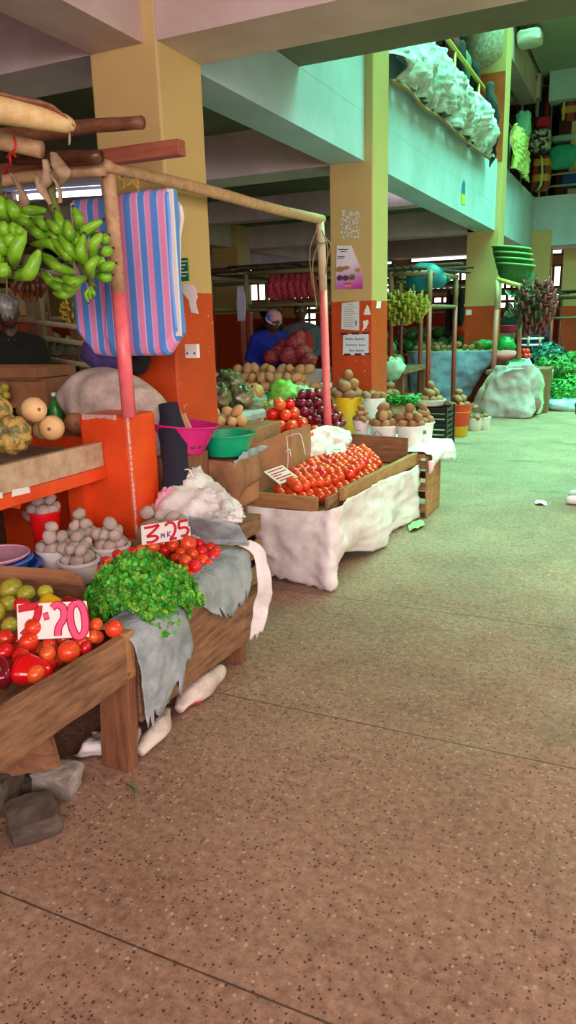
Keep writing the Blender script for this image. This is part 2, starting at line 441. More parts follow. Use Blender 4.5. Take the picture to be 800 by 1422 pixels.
# columns
def column(n, x0, x1, y0, y1, z1=CEIL):
    o = MB().box((x0, y0, 0), (x1, y1, z1)).build('column', M_COL, bevel=.012, origin=(0,0,0)); o['kind'] = 'structure'; return o
column('c', -2.72, -2.30, 3.46, 3.88)
column('c', ony(459, 400, 6.75).x, -2.30, 6.75, 7.2, 6.3)
column('c', ony(646, 400, 13.15).x, -2.30, 13.15, 13.6, 6.3)
column('c', -2.62, -1.98, 17.55, 18.0, CEIL)
column('c', -7.5, -6.95, 12.7, 13.2); column('c', -7.5, -6.95, 6.75, 7.2); column('c', -7.5, -6.95, 3.46, 3.9)
column('c', -7.5, -6.95, 17.6, 18.0); column('c', -12, -11.5, 13.15, 13.6)
column('c', -1.75, -1.3, 17.9, 18.3, 6.3)
# upstairs dado patch on the third column (orange band above the balcony)
M_OR2 = mat('orange_upper_dado', (196, 84, 34), .5, (176, 70, 28), 4)
c3x0 = ony(646, 400, 13.15).x
o = MB().box((c3x0 + .002, 13.144, 3.9), (-2.305, 13.152, 5.2)).build('column_dado', M_OR2, origin=(0,0,0)); o['kind'] = 'structure'

# back wall: high windows with daylight behind, in a screen wall
M_DAY = emat('daylight_through_window', (255, 246, 240), 2.2)
M_BAR = mat('window_bars', (120, 96, 88), .6)
wy = 22.0
def win(n, x0, x1, z0, z1, bars=0, hb=0):
    r = MB().box((x0, wy - .02, z0), (x1, wy + .0, z1)).build('window_%d' % n, M_DAY, origin=(x0, wy, z0)); r['kind'] = 'structure'
    m = MB()
    for (a, b) in (((x0-.05, wy-.07, z0-.05), (x1+.05, wy-.005, z0)), ((x0-.05, wy-.07, z1), (x1+.05, wy-.005, z1+.05)),
                   ((x0-.05, wy-.07, z0), (x0, wy-.005, z1)), ((x1, wy-.07, z0), (x1+.05, wy-.005, z1))): m.box(a, b)
    for i in range(bars):
        x = x0 + (x1-x0)*(i+1)/(bars+1); m.box((x-.035, wy-.06, z0), (x+.035, wy-.02, z1))
    for i in range(hb):
        z = z0 + (z1-z0)*(i+1)/(hb+1); m.box((x0, wy-.055, z-.04), (x1, wy-.025, z+.04))
    m.build('window_frame', M_BAR, r)
struct('wall_rear', (-14, 22.0, 0), (-1.9, 22.2, CEIL), M_FAR)
win(1, -6.3, -2.2, 2.25, 2.74, 22)
win(2, -6.3, -2.2, 3.08, 3.17)
win(3, -11.6, -6.9, 2.2, 2.74, 16)
win(4, -5.6, -2.2, 1.72, 2.05, 14, 1)
win(5, -11.6, -6.9, 3.06, 3.16)
win(6, -9.9, -8.2, 1.3, 2.0, 4, 2)
struct('wall_side', (-1.9, 22.0, 0), (-1.7, 26.8, CEIL), M_FAR)
struct('trim_30', (-1.7, 21.5, BZ), (9, 21.8, CEIL), mat('warm_beam_paint', (232, 190, 130), .6))
struct('trim_31', (.6, 18.0, BZ), (.9, 26.8, CEIL), MAT['warm_beam_paint'])

struct('wall_right', (5.4, 5.37, 0), (5.6, 27, 9.6), M_FAR)
struct('wall_front_upper', (-14, 5.17, CEIL+.2), (5.6, 5.37, 9.6), mat('upper_plaster', (170,160,140), .7))
struct('ceiling_5', (-14, 5.17, 9.5), (5.6, 27, 9.6), mat('green_translucent_roof_sheet', (120,190,140), .6))
struct('wall_entry', (-14, -4.2, 0), (-3.4, -4, CEIL), M_FAR)
struct('ceiling_6', (-2.40, UY, 6.3), (5.4, 17.9, 6.5), mat('upper_ceiling_paint', (150, 160, 140), .7))
# upstairs back wall
struct('wall_upper', (-14, 19.5, CEIL + .2), (-2.4, 19.7, 6.3), wallmat('upper_wall_paint', (120, 100, 80), (110, 60, 40), 4.8))
struct('wall_upper_1', (-7.2, 5.4, CEIL + .2), (-7.0, 19.5, 6.3), mat('upper_dark_wall', (70, 56, 50), .8))
struct('wall_upper_2', (-2.4, 21.5, CEIL + .2), (9, 21.7, 6.3), wallmat('upper_wall_paint_right', (170, 110, 80), (170, 84, 50), 5.4))

# tube lights
M_TUBE = emat('lit_tube', (232, 240, 255), 14)
k_tube = None
def tube_light(p, L, ang, label):
    global k_tube
    r = thing('tube_light', label, 'light', p, 'ceiling tube lights')
    d = Vector((math.cos(ang), math.sin(ang), 0)) * L / 2; p = Vector(p)
    MB().bar(p - d, p + d, .07, .035).build('housing', M_WHITEP, r, bevel=.004)
    MB().tube([p - d*.95 - V((0,0,.04)), p + d*.95 - V((0,0,.04))], .016, 10).build('tube', M_TUBE, r, smooth=True)
    for e in (d*.96, -d*.96): MB().box(p + e - V((.02,.02,.055)), p + e + V((.02,.02,-.01))).build('end_socket', M_WHITEP, r)
for px, py, z, L, a, lb in ((548, 254, 3.22, .5, PI/2, 'short lit tube light under the ceiling just right of the poster column'),
                            (545, 307, 3.22, .7, 0, 'lower of the two lit tube lights beside the poster column'),
                            (340, 341, 3.22, 1.0, 0, 'lit tube light far in the hall behind the rail pole'),
                            (291, 342, 3.22, 1.0, 0, 'lit tube light far in the hall next to the near column')):
    p = onz(px, py, z); tube_light(p, L, a, lb)
tube_light(ony(112, 268, 5.4) + V((0,0,.03)), 1.25, .25, 'bright tube light behind the green bananas and striped bag')
p = ony(112, 268, 5.4)
lamp_hang = thing('light_reflector', 'pale blue grey sheet metal reflector above the bright tube light', 'reflector', p + V((0, 0, .05)))
MB().box(p + V((-.95, -.2, .045)), p + V((.95, .25, .065)), (.12, .0, .25)).build('reflector_panel', mat('reflector_metal', (140, 158, 196), .5), lamp_hang)
for sx_ in (.5, -.5): MB().tube([p + V((sx_,0,.05)), V((p.x+sx_, p.y, CEIL))], .006, 6).build('hanger', M_STEEL, lamp_hang)

# things fixed to the near column
r = thing('wall_sign', 'small green sign with white writing on the near column', 'sign', (-2.33, 3.45, 1.9))
a0, a1 = ony(246, 359, 3.45), ony(262, 390, 3.45)
MB().box((a0.x, 3.445, a1.z), (a1.x, 3.458, a0.z)).build('sign_board', mat('sign_green', (20, 110, 60), .5), r)
m = MB()
for i in range(5):
    z = a0.z - .02 - i*.018; m.box((a0.x+.01, 3.442, z), (a1.x - .012*(i % 3), 3.446, z+.006))
m.build('lettering', M_CARD, r)
a0, a1 = ony(259, 478, 3.45), ony(277, 497, 3.45)
r = thing('socket_box', 'white electrical socket box on the near orange column', 'socket', ((a0.x+a1.x)/2, 3.45, a1.z))
MB().box((a0.x, 3.43, a1.z), (a1.x, 3.459, a0.z)).build('cover_plate', M_CARD, r, bevel=.003)
MB().box((a0.x+.012, 3.426, a1.z+.02), (a0.x+.02, 3.431, a1.z+.03)).box((a1.x-.02, 3.426, a1.z+.02), (a1.x-.012, 3.431, a1.z+.03)).build('slot', M_BLACKINK, r)
def patch(name, plane, c, pts, m_, label, cat='poster', t=.003):
    """thin scrap of paper or lime on a wall: outline points given in photo pixels projected on that wall"""
    P = [ony(x, y, c) if plane == 'y' else onx(x, y, c) for x, y in pts]
    n = V((0, -1, 0)) if plane == 'y' else V((1, 0, 0)); mb = MB()
    mb.loft([[p + n*.0005 for p in P], [p + n*t for p in P]])
    return tag(mb.build(name, m_), label, cat)
patch('peeled_paper', 'y', 3.455, [(256,394),(270,396),(275,412),(272,420),(276,436),(266,434),(262,416),(255,408)], M_CARD, 'torn white paper remains on the near column below the green sign', 'paper')
# posters on the middle column (front face)
Yc = 6.744
def card_on_column(name, label, corners, m_, strokes, cat='poster'):
    P = [ony(x, y, Yc) for x, y in corners]; o = sum(P, V()) / len(P)
    r = thing(name, label, cat, (o.x, Yc, min(p.z for p in P)))
    n = V((0, -1, 0)); MB().loft([[p for p in P], [p + n*.004 for p in P]]).build('sheet', m_, r)
    for nm, mm, rects in strokes:
        b = MB()
        for (x0, y0, x1, y1) in rects:
            A = [ony(x, y, Yc) + n*.0045 for x, y in ((x0,y1),(x1,y1),(x1,y0),(x0,y0))]; b.loft([A, [q + n*.002 for q in A]])
        b.build(nm, mm, r)
    return r
def discs(r, name, m_, lst):
    for (x, y, s, sy) in lst:
        b = MB()
        c = ony(x, y, Yc - .007); q = ony(x + s, y, Yc - .007).x - c.x; qz = q * sy
        A = [c + V((math.cos(t)*q, 0, math.sin(t)*qz)) for t in [2*PI*i/14 for i in range(14)]]; b.loft([A, [p + V((0,-.002,0)) for p in A]])
        b.build(name, m_, r)
kp = NT('poster_print'); sx = kp.sep(); 
kp.col(kp.ramp(kp.math('MULTIPLY', kp.math('ADD', sx[2], kp.math('MULTIPLY', sx[0], -.25)), 2.0), [(.0, lin((196, 56, 168))), (.16, lin((206, 130, 206))), (.45, lin((232, 222, 240))), (1, lin((226, 232, 238)))]))
r = card_on_column('food_poster', 'torn white and purple poster with round food pictures on the middle column', [(466,401),(504,401),(503,378),(488,341),(468,341)], kp.m,
    [('printed_text', M_BLACKINK, [(470,346,484,347),(473,349,481,350),(469,356,479,357.2),(469,358.5,477,359.5),(478,393.5,488,394.5)]),
     ('orange_box', mat('poster_orange', (240,150,80), .6), [(479,395,488,398)])])
discs(r, 'food_picture', mat('poster_food_yellow', (206,168,84), .6, (150,96,60), 60), [(472,374,6,.6),(481,372,5,.5),(497,375,4,.7)])
discs(r, 'food_picture', mat('poster_food_dark', (110,70,110), .6, (60,40,60), 60), [(472,386,4.4,.8),(480,386,4.4,.8)])
discs(r, 'food_picture', mat('poster_food_green', (140,140,60), .6, (80,60,30), 60), [(489,385,4.4,.9)])
card_on_column('notice_sheet', 'plain white printed notice sheet above the handwritten sign on the middle column', [(474,457),(499,459),(499,418),(475,421)], mat('notice_paper', (214, 216, 222), .7),
    [('printed_text', M_GREYINK, [(483,422,490,423)] + [(478, 426+i*3, 495-(i*5 % 7), 426.7+i*3) for i in range(10)]), ('ink_mark', M_BLACKINK, [(494,445,495.5,452)])])
r = card_on_column('handwritten_notice', 'white notice handwritten in blue and held by dark tape on the middle column', [(476,493),(512,493),(512,464),(477,464)], mat('notice_paper2', (222, 226, 240), .7),
    [('tape', M_BLACKINK, [(474,462.5,483,465),(489,462,499,464.6),(504,461.6,513,464),(478,491,487,493.6),(493,490.6,502,493.2),(507,490.2,514,492.6)])])
# handwriting strokes
b = MB()
def hand(b, words, x, y, h=3.0):
    n = V((0,-1,0))
    for w in words:
        pts = []
        for i in range(w * 4 + 1):
            t = i / 4; up = (i % 4 in (1,)) or (i == 0)
            pts.append(ony(x + t*2.2, y - (h if (i == 1) else (h*.55 if i % 2 else 0)), Yc) + n*.006)
        b.tube(pts, .0022, 4); x += w*2.2 + 2.4
hand(b, [5, 6], 480, 472, 4.5); hand(b, [7, 4], 481, 480); hand(b, [3, 5], 486, 488, 4)
b.build('handwriting', M_BLUEINK, r)
patch('paper_scrap', 'y', 6.746, [(505,437),(515,437),(513,428),(510,423),(507,430)], M_CARD, 'upper of the two torn white scraps right of the notices', 'paper')
patch('paper_scrap', 'y', 6.746, [(503,460),(509,455),(512,448),(511,444),(504,446),(505,453)], M_CARD, 'lower of the two torn white scraps right of the notices', 'paper')
patch('paper_scrap', 'x', -2.298, [(522,428),(528,428),(529,418),(526,419),(524,417)], M_CARD, 'torn scrap on the bright side of the middle column under the paint line', 'paper')
kk = NT('chalky_smear'); kk.b.inputs['Base Color'].default_value = lin((214,214,196)); kk.L(kk.ramp(kk.noise(40,4,.6), [(.45,(0,0,0)),(.55,(1,1,1))]), kk.b.inputs['Alpha'])
patch('plaster_patch', 'y', 6.746, [(473,331),(499,331),(500,292),(474,292)], kk.m, 'chalky white smear above the poster on the middle column', 'patch', .001)
a = patch('paper_scrap', 'y', 13.145, [(647,438),(655,437),(655,430),(647,430)], M_CARD, 'small white square with a dark mark on the far column dado', 'paper')
# blue and yellow paint mark on the fascia
patch('paint_mark', 'x', BX1 + .004, [(641,268),(646,270),(646,254),(644,249),(642,256)], mat('blue_mark', (30,120,160), .6), 'blue painted mark on the green-lit balcony front', 'mark', .002)
patch('paint_mark', 'x', BX1 + .004, [(641,283),(646,285),(646,270.5),(641,268.5)], mat('yellow_mark', (200,200,60), .6), 'yellow painted mark on the green-lit balcony front', 'mark', .002)
# ================================================================== PRODUCE KINDS (built once, then copied)
M_TOM = mat('tomato_skin', (232, 62, 34), .22, (206, 30, 18), 9, .4, .7, rnd=.10, spec=.6)
M_TOMO = mat('orange_tomato_skin', (240, 104, 50), .22, (226, 62, 34), 9, .4, .7, rnd=.1, spec=.6)
M_SCAR = mat('tomato_stem_scar', (120, 110, 50), .8)
M_POT = mat('dusty_grey_potato_skin', (208, 192, 184), .9, (160, 142, 134), 14, .35, .65, bump=.25, bscale=60, rnd=.12)
M_POTB = mat('brown_potato_skin', (176, 128, 92), .8, (128, 84, 56), 16, .35, .7, bump=.2, bscale=70, rnd=.15)
M_POTY = mat('yellow_potato_skin', (216, 174, 122), .7, (186, 138, 90), 16, .35, .7, bump=.1, rnd=.1)
M_ONI = mat('red_onion_skin', (158, 34, 66), .3, (110, 18, 46), 8, rnd=.2, spec=.6)
M_BUT = mat('butternut_skin', (240, 206, 150), .5, (224, 180, 120), 7, bump=.03, rnd=.04)
M_GREENT = mat('green_tomato_skin', (190, 190, 60), .3, (150, 150, 50), 6, rnd=.18)
M_STEM = mat('dry_stem', (120, 100, 60), .8)
def tomato(name, m_, sq, n):
    mb = MB().ell((0,0,0), (1,1,sq), seg=18, rings=12, fn=lambda u, q: q * (1 + .035*math.cos(5*math.atan2(u.y,u.x)+n)*abs(u.x*u.x+u.y*u.y)) - V((0,0,.16*math.exp(-((u.x**2+u.y**2)/.05)) if u.z > 0 else 0)))
    o = mb.build(name, m_, smooth=True, origin=(0,0,0)); tag(o, 'tomato', 'tomato')
    st = MB()
    for i in range(5):
        t = 2*PI*i/5; st.add([(0,0,sq-.14), (.12*math.cos(t-.4), .12*math.sin(t-.4), sq-.13), (.26*math.cos(t), .26*math.sin(t), sq-.03), (.12*math.cos(t+.4), .12*math.sin(t+.4), sq-.13)], [(0,1,2,3)])
    st.build('stem_scar', M_SCAR, o); return o
K_TOM = kind([tomato('tomato', M_TOM, .86, 0), tomato('tomato', M_TOM, 1.0, 1), tomato('tomato', M_TOMO, .9, 2)])
def plain(name, mb, m_, cat, smooth=True):
    return tag(mb.build(name, m_, smooth=smooth, origin=(0,0,0)), cat, cat)
K_TOMS = kind([plain('tomato', MB().ell((0,0,0), (1,1,.9), seg=12, rings=8), M_TOM, 'tomato'), plain('tomato', MB().ell((0,0,0), (1,1,1.05), seg=12, rings=8), M_TOMO, 'tomato')])
K_POT = kind([plain('potato', MB().ell((0,0,0), (1.15,.95,.85), seg=16, rings=11, nz=.16, nf=1.3, seed=i), M_POT, 'potato') for i in range(4)])
K_POTB = kind([plain('potato', MB().ell((0,0,0), (1.2,.95,.85), seg=14, rings=10, nz=.14, nf=1.2, seed=i+9), M_POTB, 'potato') for i in range(3)])
K_POTY = kind([plain('potato', MB().ell((0,0,0), (1.3,.95,.9), seg=14, rings=10, nz=.12, nf=1.2, seed=i+19), M_POTY, 'potato') for i in range(3)])
def onion():
    return MB().lathe([(.001,-.95),(.14,-.93),(.5,-.78),(.85,-.4),(1,0),(.9,.42),(.55,.75),(.2,.93),(.09,1.1),(.05,1.35),(.001,1.4)], seg=16)
K_ONI = kind([plain('red_onion', onion(), M_ONI, 'onion')])
def butternut():
    return MB().lathe([(.001,-1.0),(.12,-1.02),(.45,-.98),(.82,-.72),(1,-.25),(.98,.15),(.78,.55),(.62,.9),(.58,1.4),(.56,1.9),(.4,2.15),(.15,2.22),(.001,2.2)], seg=20)
def gourd(label, a, b, r, m_=M_BUT):
    """butternut squash with its bulb at a and its neck pointing to b"""
    a = Vector(a); b = Vector(b); rot = (b-a).to_track_quat('Z', 'Y').to_euler()
    mb = butternut(); mb.v = [tuple(a + rot.to_matrix() @ (Vector(v)*r)) for v in mb.v]
    o = mb.build('butternut_squash', m_, smooth=True); tag(o, label, 'squash')
    MB().ell(a + rot.to_matrix() @ V((0,0,-1.0*r)), (.16*r,.16*r,.05*r), rot, 10, 6).build('blossom_scar', M_STEM, o, smooth=True)
    MB().tube([a + rot.to_matrix() @ V((0,0,2.15*r)), a + rot.to_matrix() @ V((.05*r,0,2.4*r))], .14*r, 6).build('stem', M_STEM, o); return o
def banana_mb(a, c, b, r, seg=6):
    return MB().tube([a, Vector(a).lerp(c, .5), c, Vector(c).lerp(b, .6), b], [r*.45, r*.85, r, r*.8, r*.22], seg, sub=4)
def heap(k, c, rx, ry, r, layers, label, cat, group, rot=0, jit=.12, shrink=1.0, tilt=1, z_sq=.9, dens=1.94, zfun=None, flatrot=False, n=9999, hollow=False):
    """hexagonal layers of countable things resting on each other"""
    c = Vector(c); cnt = 0; out = []
    for L in range(layers):
        ax, ay = rx - r*shrink*L, ry - r*shrink*L
        if ax < 0 or ay < 0: break
        sp = r*dens; rowh = sp*.87; ny = int(ay/rowh)+1; nx = int(ax/sp)+1
        for j in range(-ny, ny+1):
            for i in range(-nx, nx+1):
                x = i*sp + (sp/2 if (j + L) % 2 else 0) ; y = j*rowh + (rowh/3 if L % 2 else 0)
                if (x/(ax+1e-6))**2 + (y/(ay+1e-6))**2 > 1.0001 and not (abs(x) < 1e-6 and abs(y) < 1e-6): continue
                if cnt >= n: return out
                if hollow and L < layers-1 and ax > r*2.6 and (x/(ax-r*2.1))**2 + (y/max(1e-3, ay-r*2.1))**2 < 1 and ay > r*2.6: continue
                x += random.uniform(-jit, jit)*r; y += random.uniform(-jit, jit)*r
                z = c.z + r*z_sq + L*r*1.62*z_sq/.9
                X = c.x + x*math.cos(rot) - y*math.sin(rot); Y = c.y + x*math.sin(rot) + y*math.cos(rot)
                if zfun: z += zfun(X, Y)
                e = (0,0,random.uniform(0,6.28)) if flatrot else (random.uniform(-1,1)*tilt, random.uniform(-1,1)*tilt, random.uniform(0,6.28))
                out.append(k.put((X, Y, z + random.uniform(-jit,jit)*r*.4), e, r*random.uniform(.9,1.06), label, cat, group)); cnt += 1
    return out
def leaf_mass(name, label, cat, pts, size, m_, stem_m=None, stems=0, root=None, curl=.35, lobes=3, group=None):
    """pts = list of (position, outward normal)"""
    r = thing(name, label, cat, root, group); mb = MB()
    for p, n in pts:
        s = size * random.uniform(.6, 1.25); n = (Vector(n) + V([random.uniform(-.7,.7) for _ in range(3)])).normalized()
        a, b = frame(n); t = random.uniform(0, 6.28); u = a*math.cos(t)+b*math.sin(t); v = n.cross(u)
        p = Vector(p)
        if lobes == 3:
            for ang in (-.95, 0, .95):
                d = u*math.cos(ang)+v*math.sin(ang); w = n.cross(d); L = s*(1 if ang == 0 else .85)
                mb.add([p, p+d*L*.45-w*L*.3+n*L*.05, p+d*L*.85-w*L*.28-n*L*curl*.3, p+d*L-n*L*curl*.5, p+d*L*.85+w*L*.28-n*L*curl*.3, p+d*L*.45+w*L*.3+n*L*.05], [(0,1,2,3),(0,3,4,5)])
        else:
            d, w, L = u, v, s
            mb.add([p, p+d*L*.3-w*L*.28, p+d*L*.75-w*L*.26-n*L*curl*.2, p+d*L*1.15-n*L*curl*.7, p+d*L*.75+w*L*.26-n*L*curl*.2, p+d*L*.3+w*L*.28, p+d*L*.5-n*L*.08], [(0,1,6),(1,2,6),(2,3,6),(3,4,6),(4,5,6),(5,0,6)])
    mb.build('leaves', m_, r)
    if stems:
        sb = MB(); c = Vector(root)
        for i in range(stems):
            q = Vector(random.choice(pts)[0]); sb.tube([c + V((random.uniform(-.03,.03), random.uniform(-.03,.03), .01)), c.lerp(q, .5)+V((0,0,.02)), q], size*.06, 4)
        sb.build('stems', stem_m, r)
    return r

# ================================================================== FRONT TABLE
LX, RX, Y0, Y1, TZ = -2.72, -1.5, .55, 2.72, .40
t = thing('market_table', 'low rough wooden stall table in the foreground with thick side boards', 'table', (-1.95, 1.7, 0))
MB().box((LX, Y0, TZ-.03), (RX-.03, Y1, TZ)).build('table_top', M_W1, t)
MB().bar((-1.485, .5, .435), (-1.485, 1.80, .428), .035, .165, wob=.004, seg=14).build('side_board', M_W1, t, bevel=.004)
MB().bar((-1.50, 1.872, .30), (-1.525, 2.72, .285), .03, .29, wob=.003, seg=12, h2=.36).build('side_board', M_W1, t, bevel=.004)
MB().bar((-1.55, 1.815, 0), (-1.535, 1.83, .38), .125, .05, up=(0,1,0), wob=.002, seg=5).build('leg', M_W1Z, t, bevel=.004)
MB().bar((-1.575, 2.70, 0), (-1.57, 2.70, .46), .09, .05, up=(0,1,0)).build('leg', M_W1Z, t, bevel=.004)
for x, y in ((-2.36, .6), (-2.36, 2.66), (-1.56, .6)):
    MB().box((x-.04, y-.03, 0), (x+.04, y+.03, TZ-.03)).build('leg', M_W1Z, t, bevel=.004)
MB().bar((-1.497, 1.825, .35), (-1.497, 1.83, .515), .05, .05, up=(1,0,0)).build('corner_post', M_W2, t, bevel=.003)
MB().box((LX, 1.78, .30), (-1.55, 1.81, .37)).build('cross_rail', M_W1X, t)
MB().bar((-2.2, 1.30, .10), (-1.58, 1.55, .22), .03, .14, wob=.004, seg=4).build('brace', M_W1X, t)
MB().box((LX, Y0-.02, TZ), (-1.51, Y0+.01, TZ+.12)).build('end_board', M_W1X, t)
MB().box((LX, 2.70, TZ-.1), (-1.56, 2.73, TZ+.12)).build('end_board', M_W1X, t)
# divider: a plank with folded brown cardboard on it
pa = onz(0, 806, .52); pb = onz(112, 812, .52)
tag(MB().bar((LX+.03, pa.y, .46), (pb.x, pb.y+.02, .46), .02, .11, wob=.002, seg=6).build('divider_plank', M_W1X, bevel=.003), 'weathered plank standing between the left tomato tray and the potato buckets', 'plank')
cb = thing('cardboard_roll', 'flattened roll of brown cardboard lying on the divider plank', 'cardboard', (pb.x-.2, pb.y, .515))
for i, (z, r_) in enumerate(((.528, .011), (.545, .009))):
    MB().tube([V((LX+.05, pa.y-.01, z)), V((-2.1, pb.y+.0, z+.004)), V((pb.x-.005-.02*i, pb.y+.01, z))], r_, 8, flat=1.9, sub=3, nz=.1).build('cardboard_layer', M_KRAFT, cb)

# cloths on the table rim
S = sheet
cl = S([[V((-1.60,1.83,.50)), V((-1.60,1.95,.52)), V((-1.60,2.08,.52))],
        [V((-1.525,1.82,.513)), V((-1.52,1.95,.52)), V((-1.52,2.10,.52))],
        [V((-1.462,1.83,.47)), V((-1.455,1.96,.48)), V((-1.462,2.12,.49))],
        [V((-1.45,1.84,.36)), V((-1.445,1.97,.37)), V((-1.452,2.16,.40))],
        [V((-1.45,1.85,.26)), V((-1.445,1.95,.27)), V((-1.45,2.18,.33))],
        [V((-1.452,1.86,.16)), V((-1.445,1.95,.19)), V((-1.452,2.16,.29))]], 7, 9, .018, 7, 3, rag=.15)
tag(cl.build('grey_rag', M_SACKG, solid=.002, smooth=True), 'torn grey woven cloth hanging over the table corner below the coriander', 'cloth')
cl = S([[V((-1.63,2.22,.50)), V((-1.63,2.45,.53)), V((-1.63,2.68,.55))],
        [V((-1.545,2.22,.512)), V((-1.55,2.46,.53)), V((-1.555,2.70,.545))],
        [V((-1.495,2.24,.48)), V((-1.505,2.48,.50)), V((-1.515,2.75,.50))],
        [V((-1.488,2.32,.42)), V((-1.498,2.52,.41)), V((-1.507,2.77,.40))],
        [V((-1.488,2.38,.37)), V((-1.498,2.56,.30)), V((-1.507,2.74,.36))]], 8, 9, .012, 8, 8, rag=.08)
tag(cl.build('grey_rag', M_SACKG, solid=.002, smooth=True), 'grey woven cloth tied over the far rim of the foreground table', 'cloth')
cl = S([[V((-1.56,2.72,.56)), V((-1.52,2.79,.56))], [V((-1.50,2.765,.50)), V((-1.47,2.82,.5))], [V((-1.49,2.77,.36)), V((-1.45,2.83,.36))], [V((-1.50,2.76,.22)), V((-1.46,2.84,.25))], [V((-1.53,2.75,.10)), V((-1.48,2.80,.12))]], 8, 8, .02, 7, 5, rag=.05)
tag(cl.build('pale_rag', M_SACKD, solid=.002, smooth=True), 'narrow pale rag hanging down past the far table leg to near the floor', 'cloth')
# grey sheet at the back of the tray, under the white sack
cl = S([[onz(262,716,.72), onz(300,722,.70), onz(330,728,.66)], [onz(262,738,.62), onz(300,745,.60), onz(345,752,.57)], [onz(262,752,.56), onz(300,756,.565), onz(345,759,.56)]], 8, 8, .012, 8, 11)
tag(cl.build('grey_sheet', M_SACKG, solid=.002, smooth=True), 'grey woven sheet spread behind the tomatoes under the white sacks', 'cloth')

# ---- tomatoes of the left tray (nearest)
g = 'loose tomatoes in the nearest left tray'
LB = 'glossy red tomato in the nearest tray beside the 7-20 sign'
def tom(px, py, z, r, i=0, lb=LB, g=g, rot=None, k=K_TOM):
    return k.put(onz(px, py, z), rot or (random.uniform(-1,1), random.uniform(-1,1), random.uniform(0,6)), r, lb, 'tomato', g, i)
for (px, py, z, r, i) in ((30,912,.50,.030,0),(40,892,.52,.034,0),(66,908,.50,.028,2),(50,936,.475,.03,2),(68,897,.50,.026,0),(100,880,.50,.03,1),(112,893,.50,.026,2),
                          (96,905,.50,.036,1),(20,932,.45,.03,1),(68,922,.47,.026,0),(118,900,.49,.025,0),(5,905,.50,.034,0),(8,886,.50,.03,1),(135,885,.50,.024,2),(88,888,.49,.024,2),(78,915,.46,.028,0),(38,915,.46,.028,0),
                          (20,905,.46,.03,0),(52,905,.46,.028,2),(110,905,.465,.024,0),(55,880,.49,.028,0),(24,890,.47,.028,1)):
    tom(px, py, z, r, i)
tom(47, 872, .555, .032, 0, 'plump red tomato leaning on the front of the 7-20 sign'); tom(31, 841, .55, .032, 0, 'red tomato between the green tomatoes left of the 7-20 sign')
tom(158, 873, .532, .030, 1, 'oval red tomato on the rim right of the 7-20 sign'); tom(133, 868, .53, .026, 2, 'orange tomato touching the right edge of the 7-20 sign')
tom(130, 884, .51, .023, 2, 'small orange tomato on the board below the coriander')
K_GT = kind([plain('green_tomato', MB().ell((0,0,0), (1,1,.88), seg=16, rings=10, fn=lambda u, q: q*(1+.04*math.cos(5*math.atan2(u.y,u.x)))), M_GREENT, 'tomato')])
for (px, py, z, r, lb) in ((15,818,.55,.045,'large yellowish green fruit at the left end of the front tray'),(36,824,.555,.034,'bright yellow-green tomato beside the plank'),(63,822,.545,.030,'green tomato next to the brown cardboard roll'),
                           (12,838,.53,.034,'dull green tomato behind the red one at the left edge'),(14,868,.52,.030,'green tomato at the left edge beside the 7-20 sign'),(-8,850,.52,.04,'dark green tomato cut by the left edge of the photo'),(45,848,.50,.03,'olive green tomato behind the 7-20 sign')):
    K_GT.put(onz(px, py, z), (random.uniform(-.5,.5), random.uniform(-.5,.5), random.uniform(0,6)), r, lb, 'tomato', 'greenish tomatoes in the left tray')
def pepper(name, label, c, r, m_, rot, L=1.3, lob=3):
    c = Vector(c); R = Euler(rot).to_matrix(); root = thing(name, label, 'pepper', c)
    prof = [(.001,-L),(.35,-L*.98),(.62,-L*.8),(.85,-L*.3),(1,.2),(1,.6),(.8,.9),(.4,.92),(.2,.8),(.001,.78)]
    mb = MB().lathe([(a*r, z*r) for a, z in prof], c, 30, rot=rot); 
    def f(p):
        q = R.transposed() @ (Vector(p)-c); t = math.atan2(q.y, q.x); s = 1 - .16*(.5-.5*math.cos(lob*t))**.7
        q.x *= s; q.y *= s; return tuple(c + R @ q)
    mb.v = [f(p) for p in mb.v]; mb.build('flesh', m_, root, smooth=True)
    MB().tube([c + R @ V((0,0,.75*r)), c + R @ V((.05*r,0,1.15*r)), c + R @ V((.25*r,0,1.5*r))], [.16*r,.12*r,.14*r], 8, sub=3).build('stem', mat('pepper_stem_green', (60,140,60), .5), root, smooth=True)
    MB().ell(c + R @ V((0,0,.82*r)), (.38*r,.38*r,.1*r), rot, 14, 6).build('calyx', MAT['pepper_stem_green'], root, smooth=True); return root
pepper('bell_pepper', 'large shiny red bell pepper at the front of the left tray', onz(42, 932, .47), .055, mat('red_pepper_skin', (216, 14, 22), .12, spec=.7), (1.35, 0, -1.1), 1.25)
pepper('bell_pepper', 'dark purplish red pepper with a green stem at the left edge', onz(-2, 938, .47), .05, mat('dark_pepper_skin', (120, 14, 34), .15, spec=.7), (.5, .45, 0), 1.2)
pepper('bell_pepper', 'yellow pepper behind the 7-20 sign', onz(70, 838, .53), .036, mat('yellow_pepper_skin', (236, 190, 24), .2, spec=.6), (1.5, 0, -1.4), 1.3)
pepper('bell_pepper', 'dark red pepper half hidden behind the 7-20 sign by the coriander', onz(97, 840, .53), .03, mat('red_pepper_skin_dark', (176, 16, 22), .2, spec=.6), (1.5, 0, -1.3), 1.2)

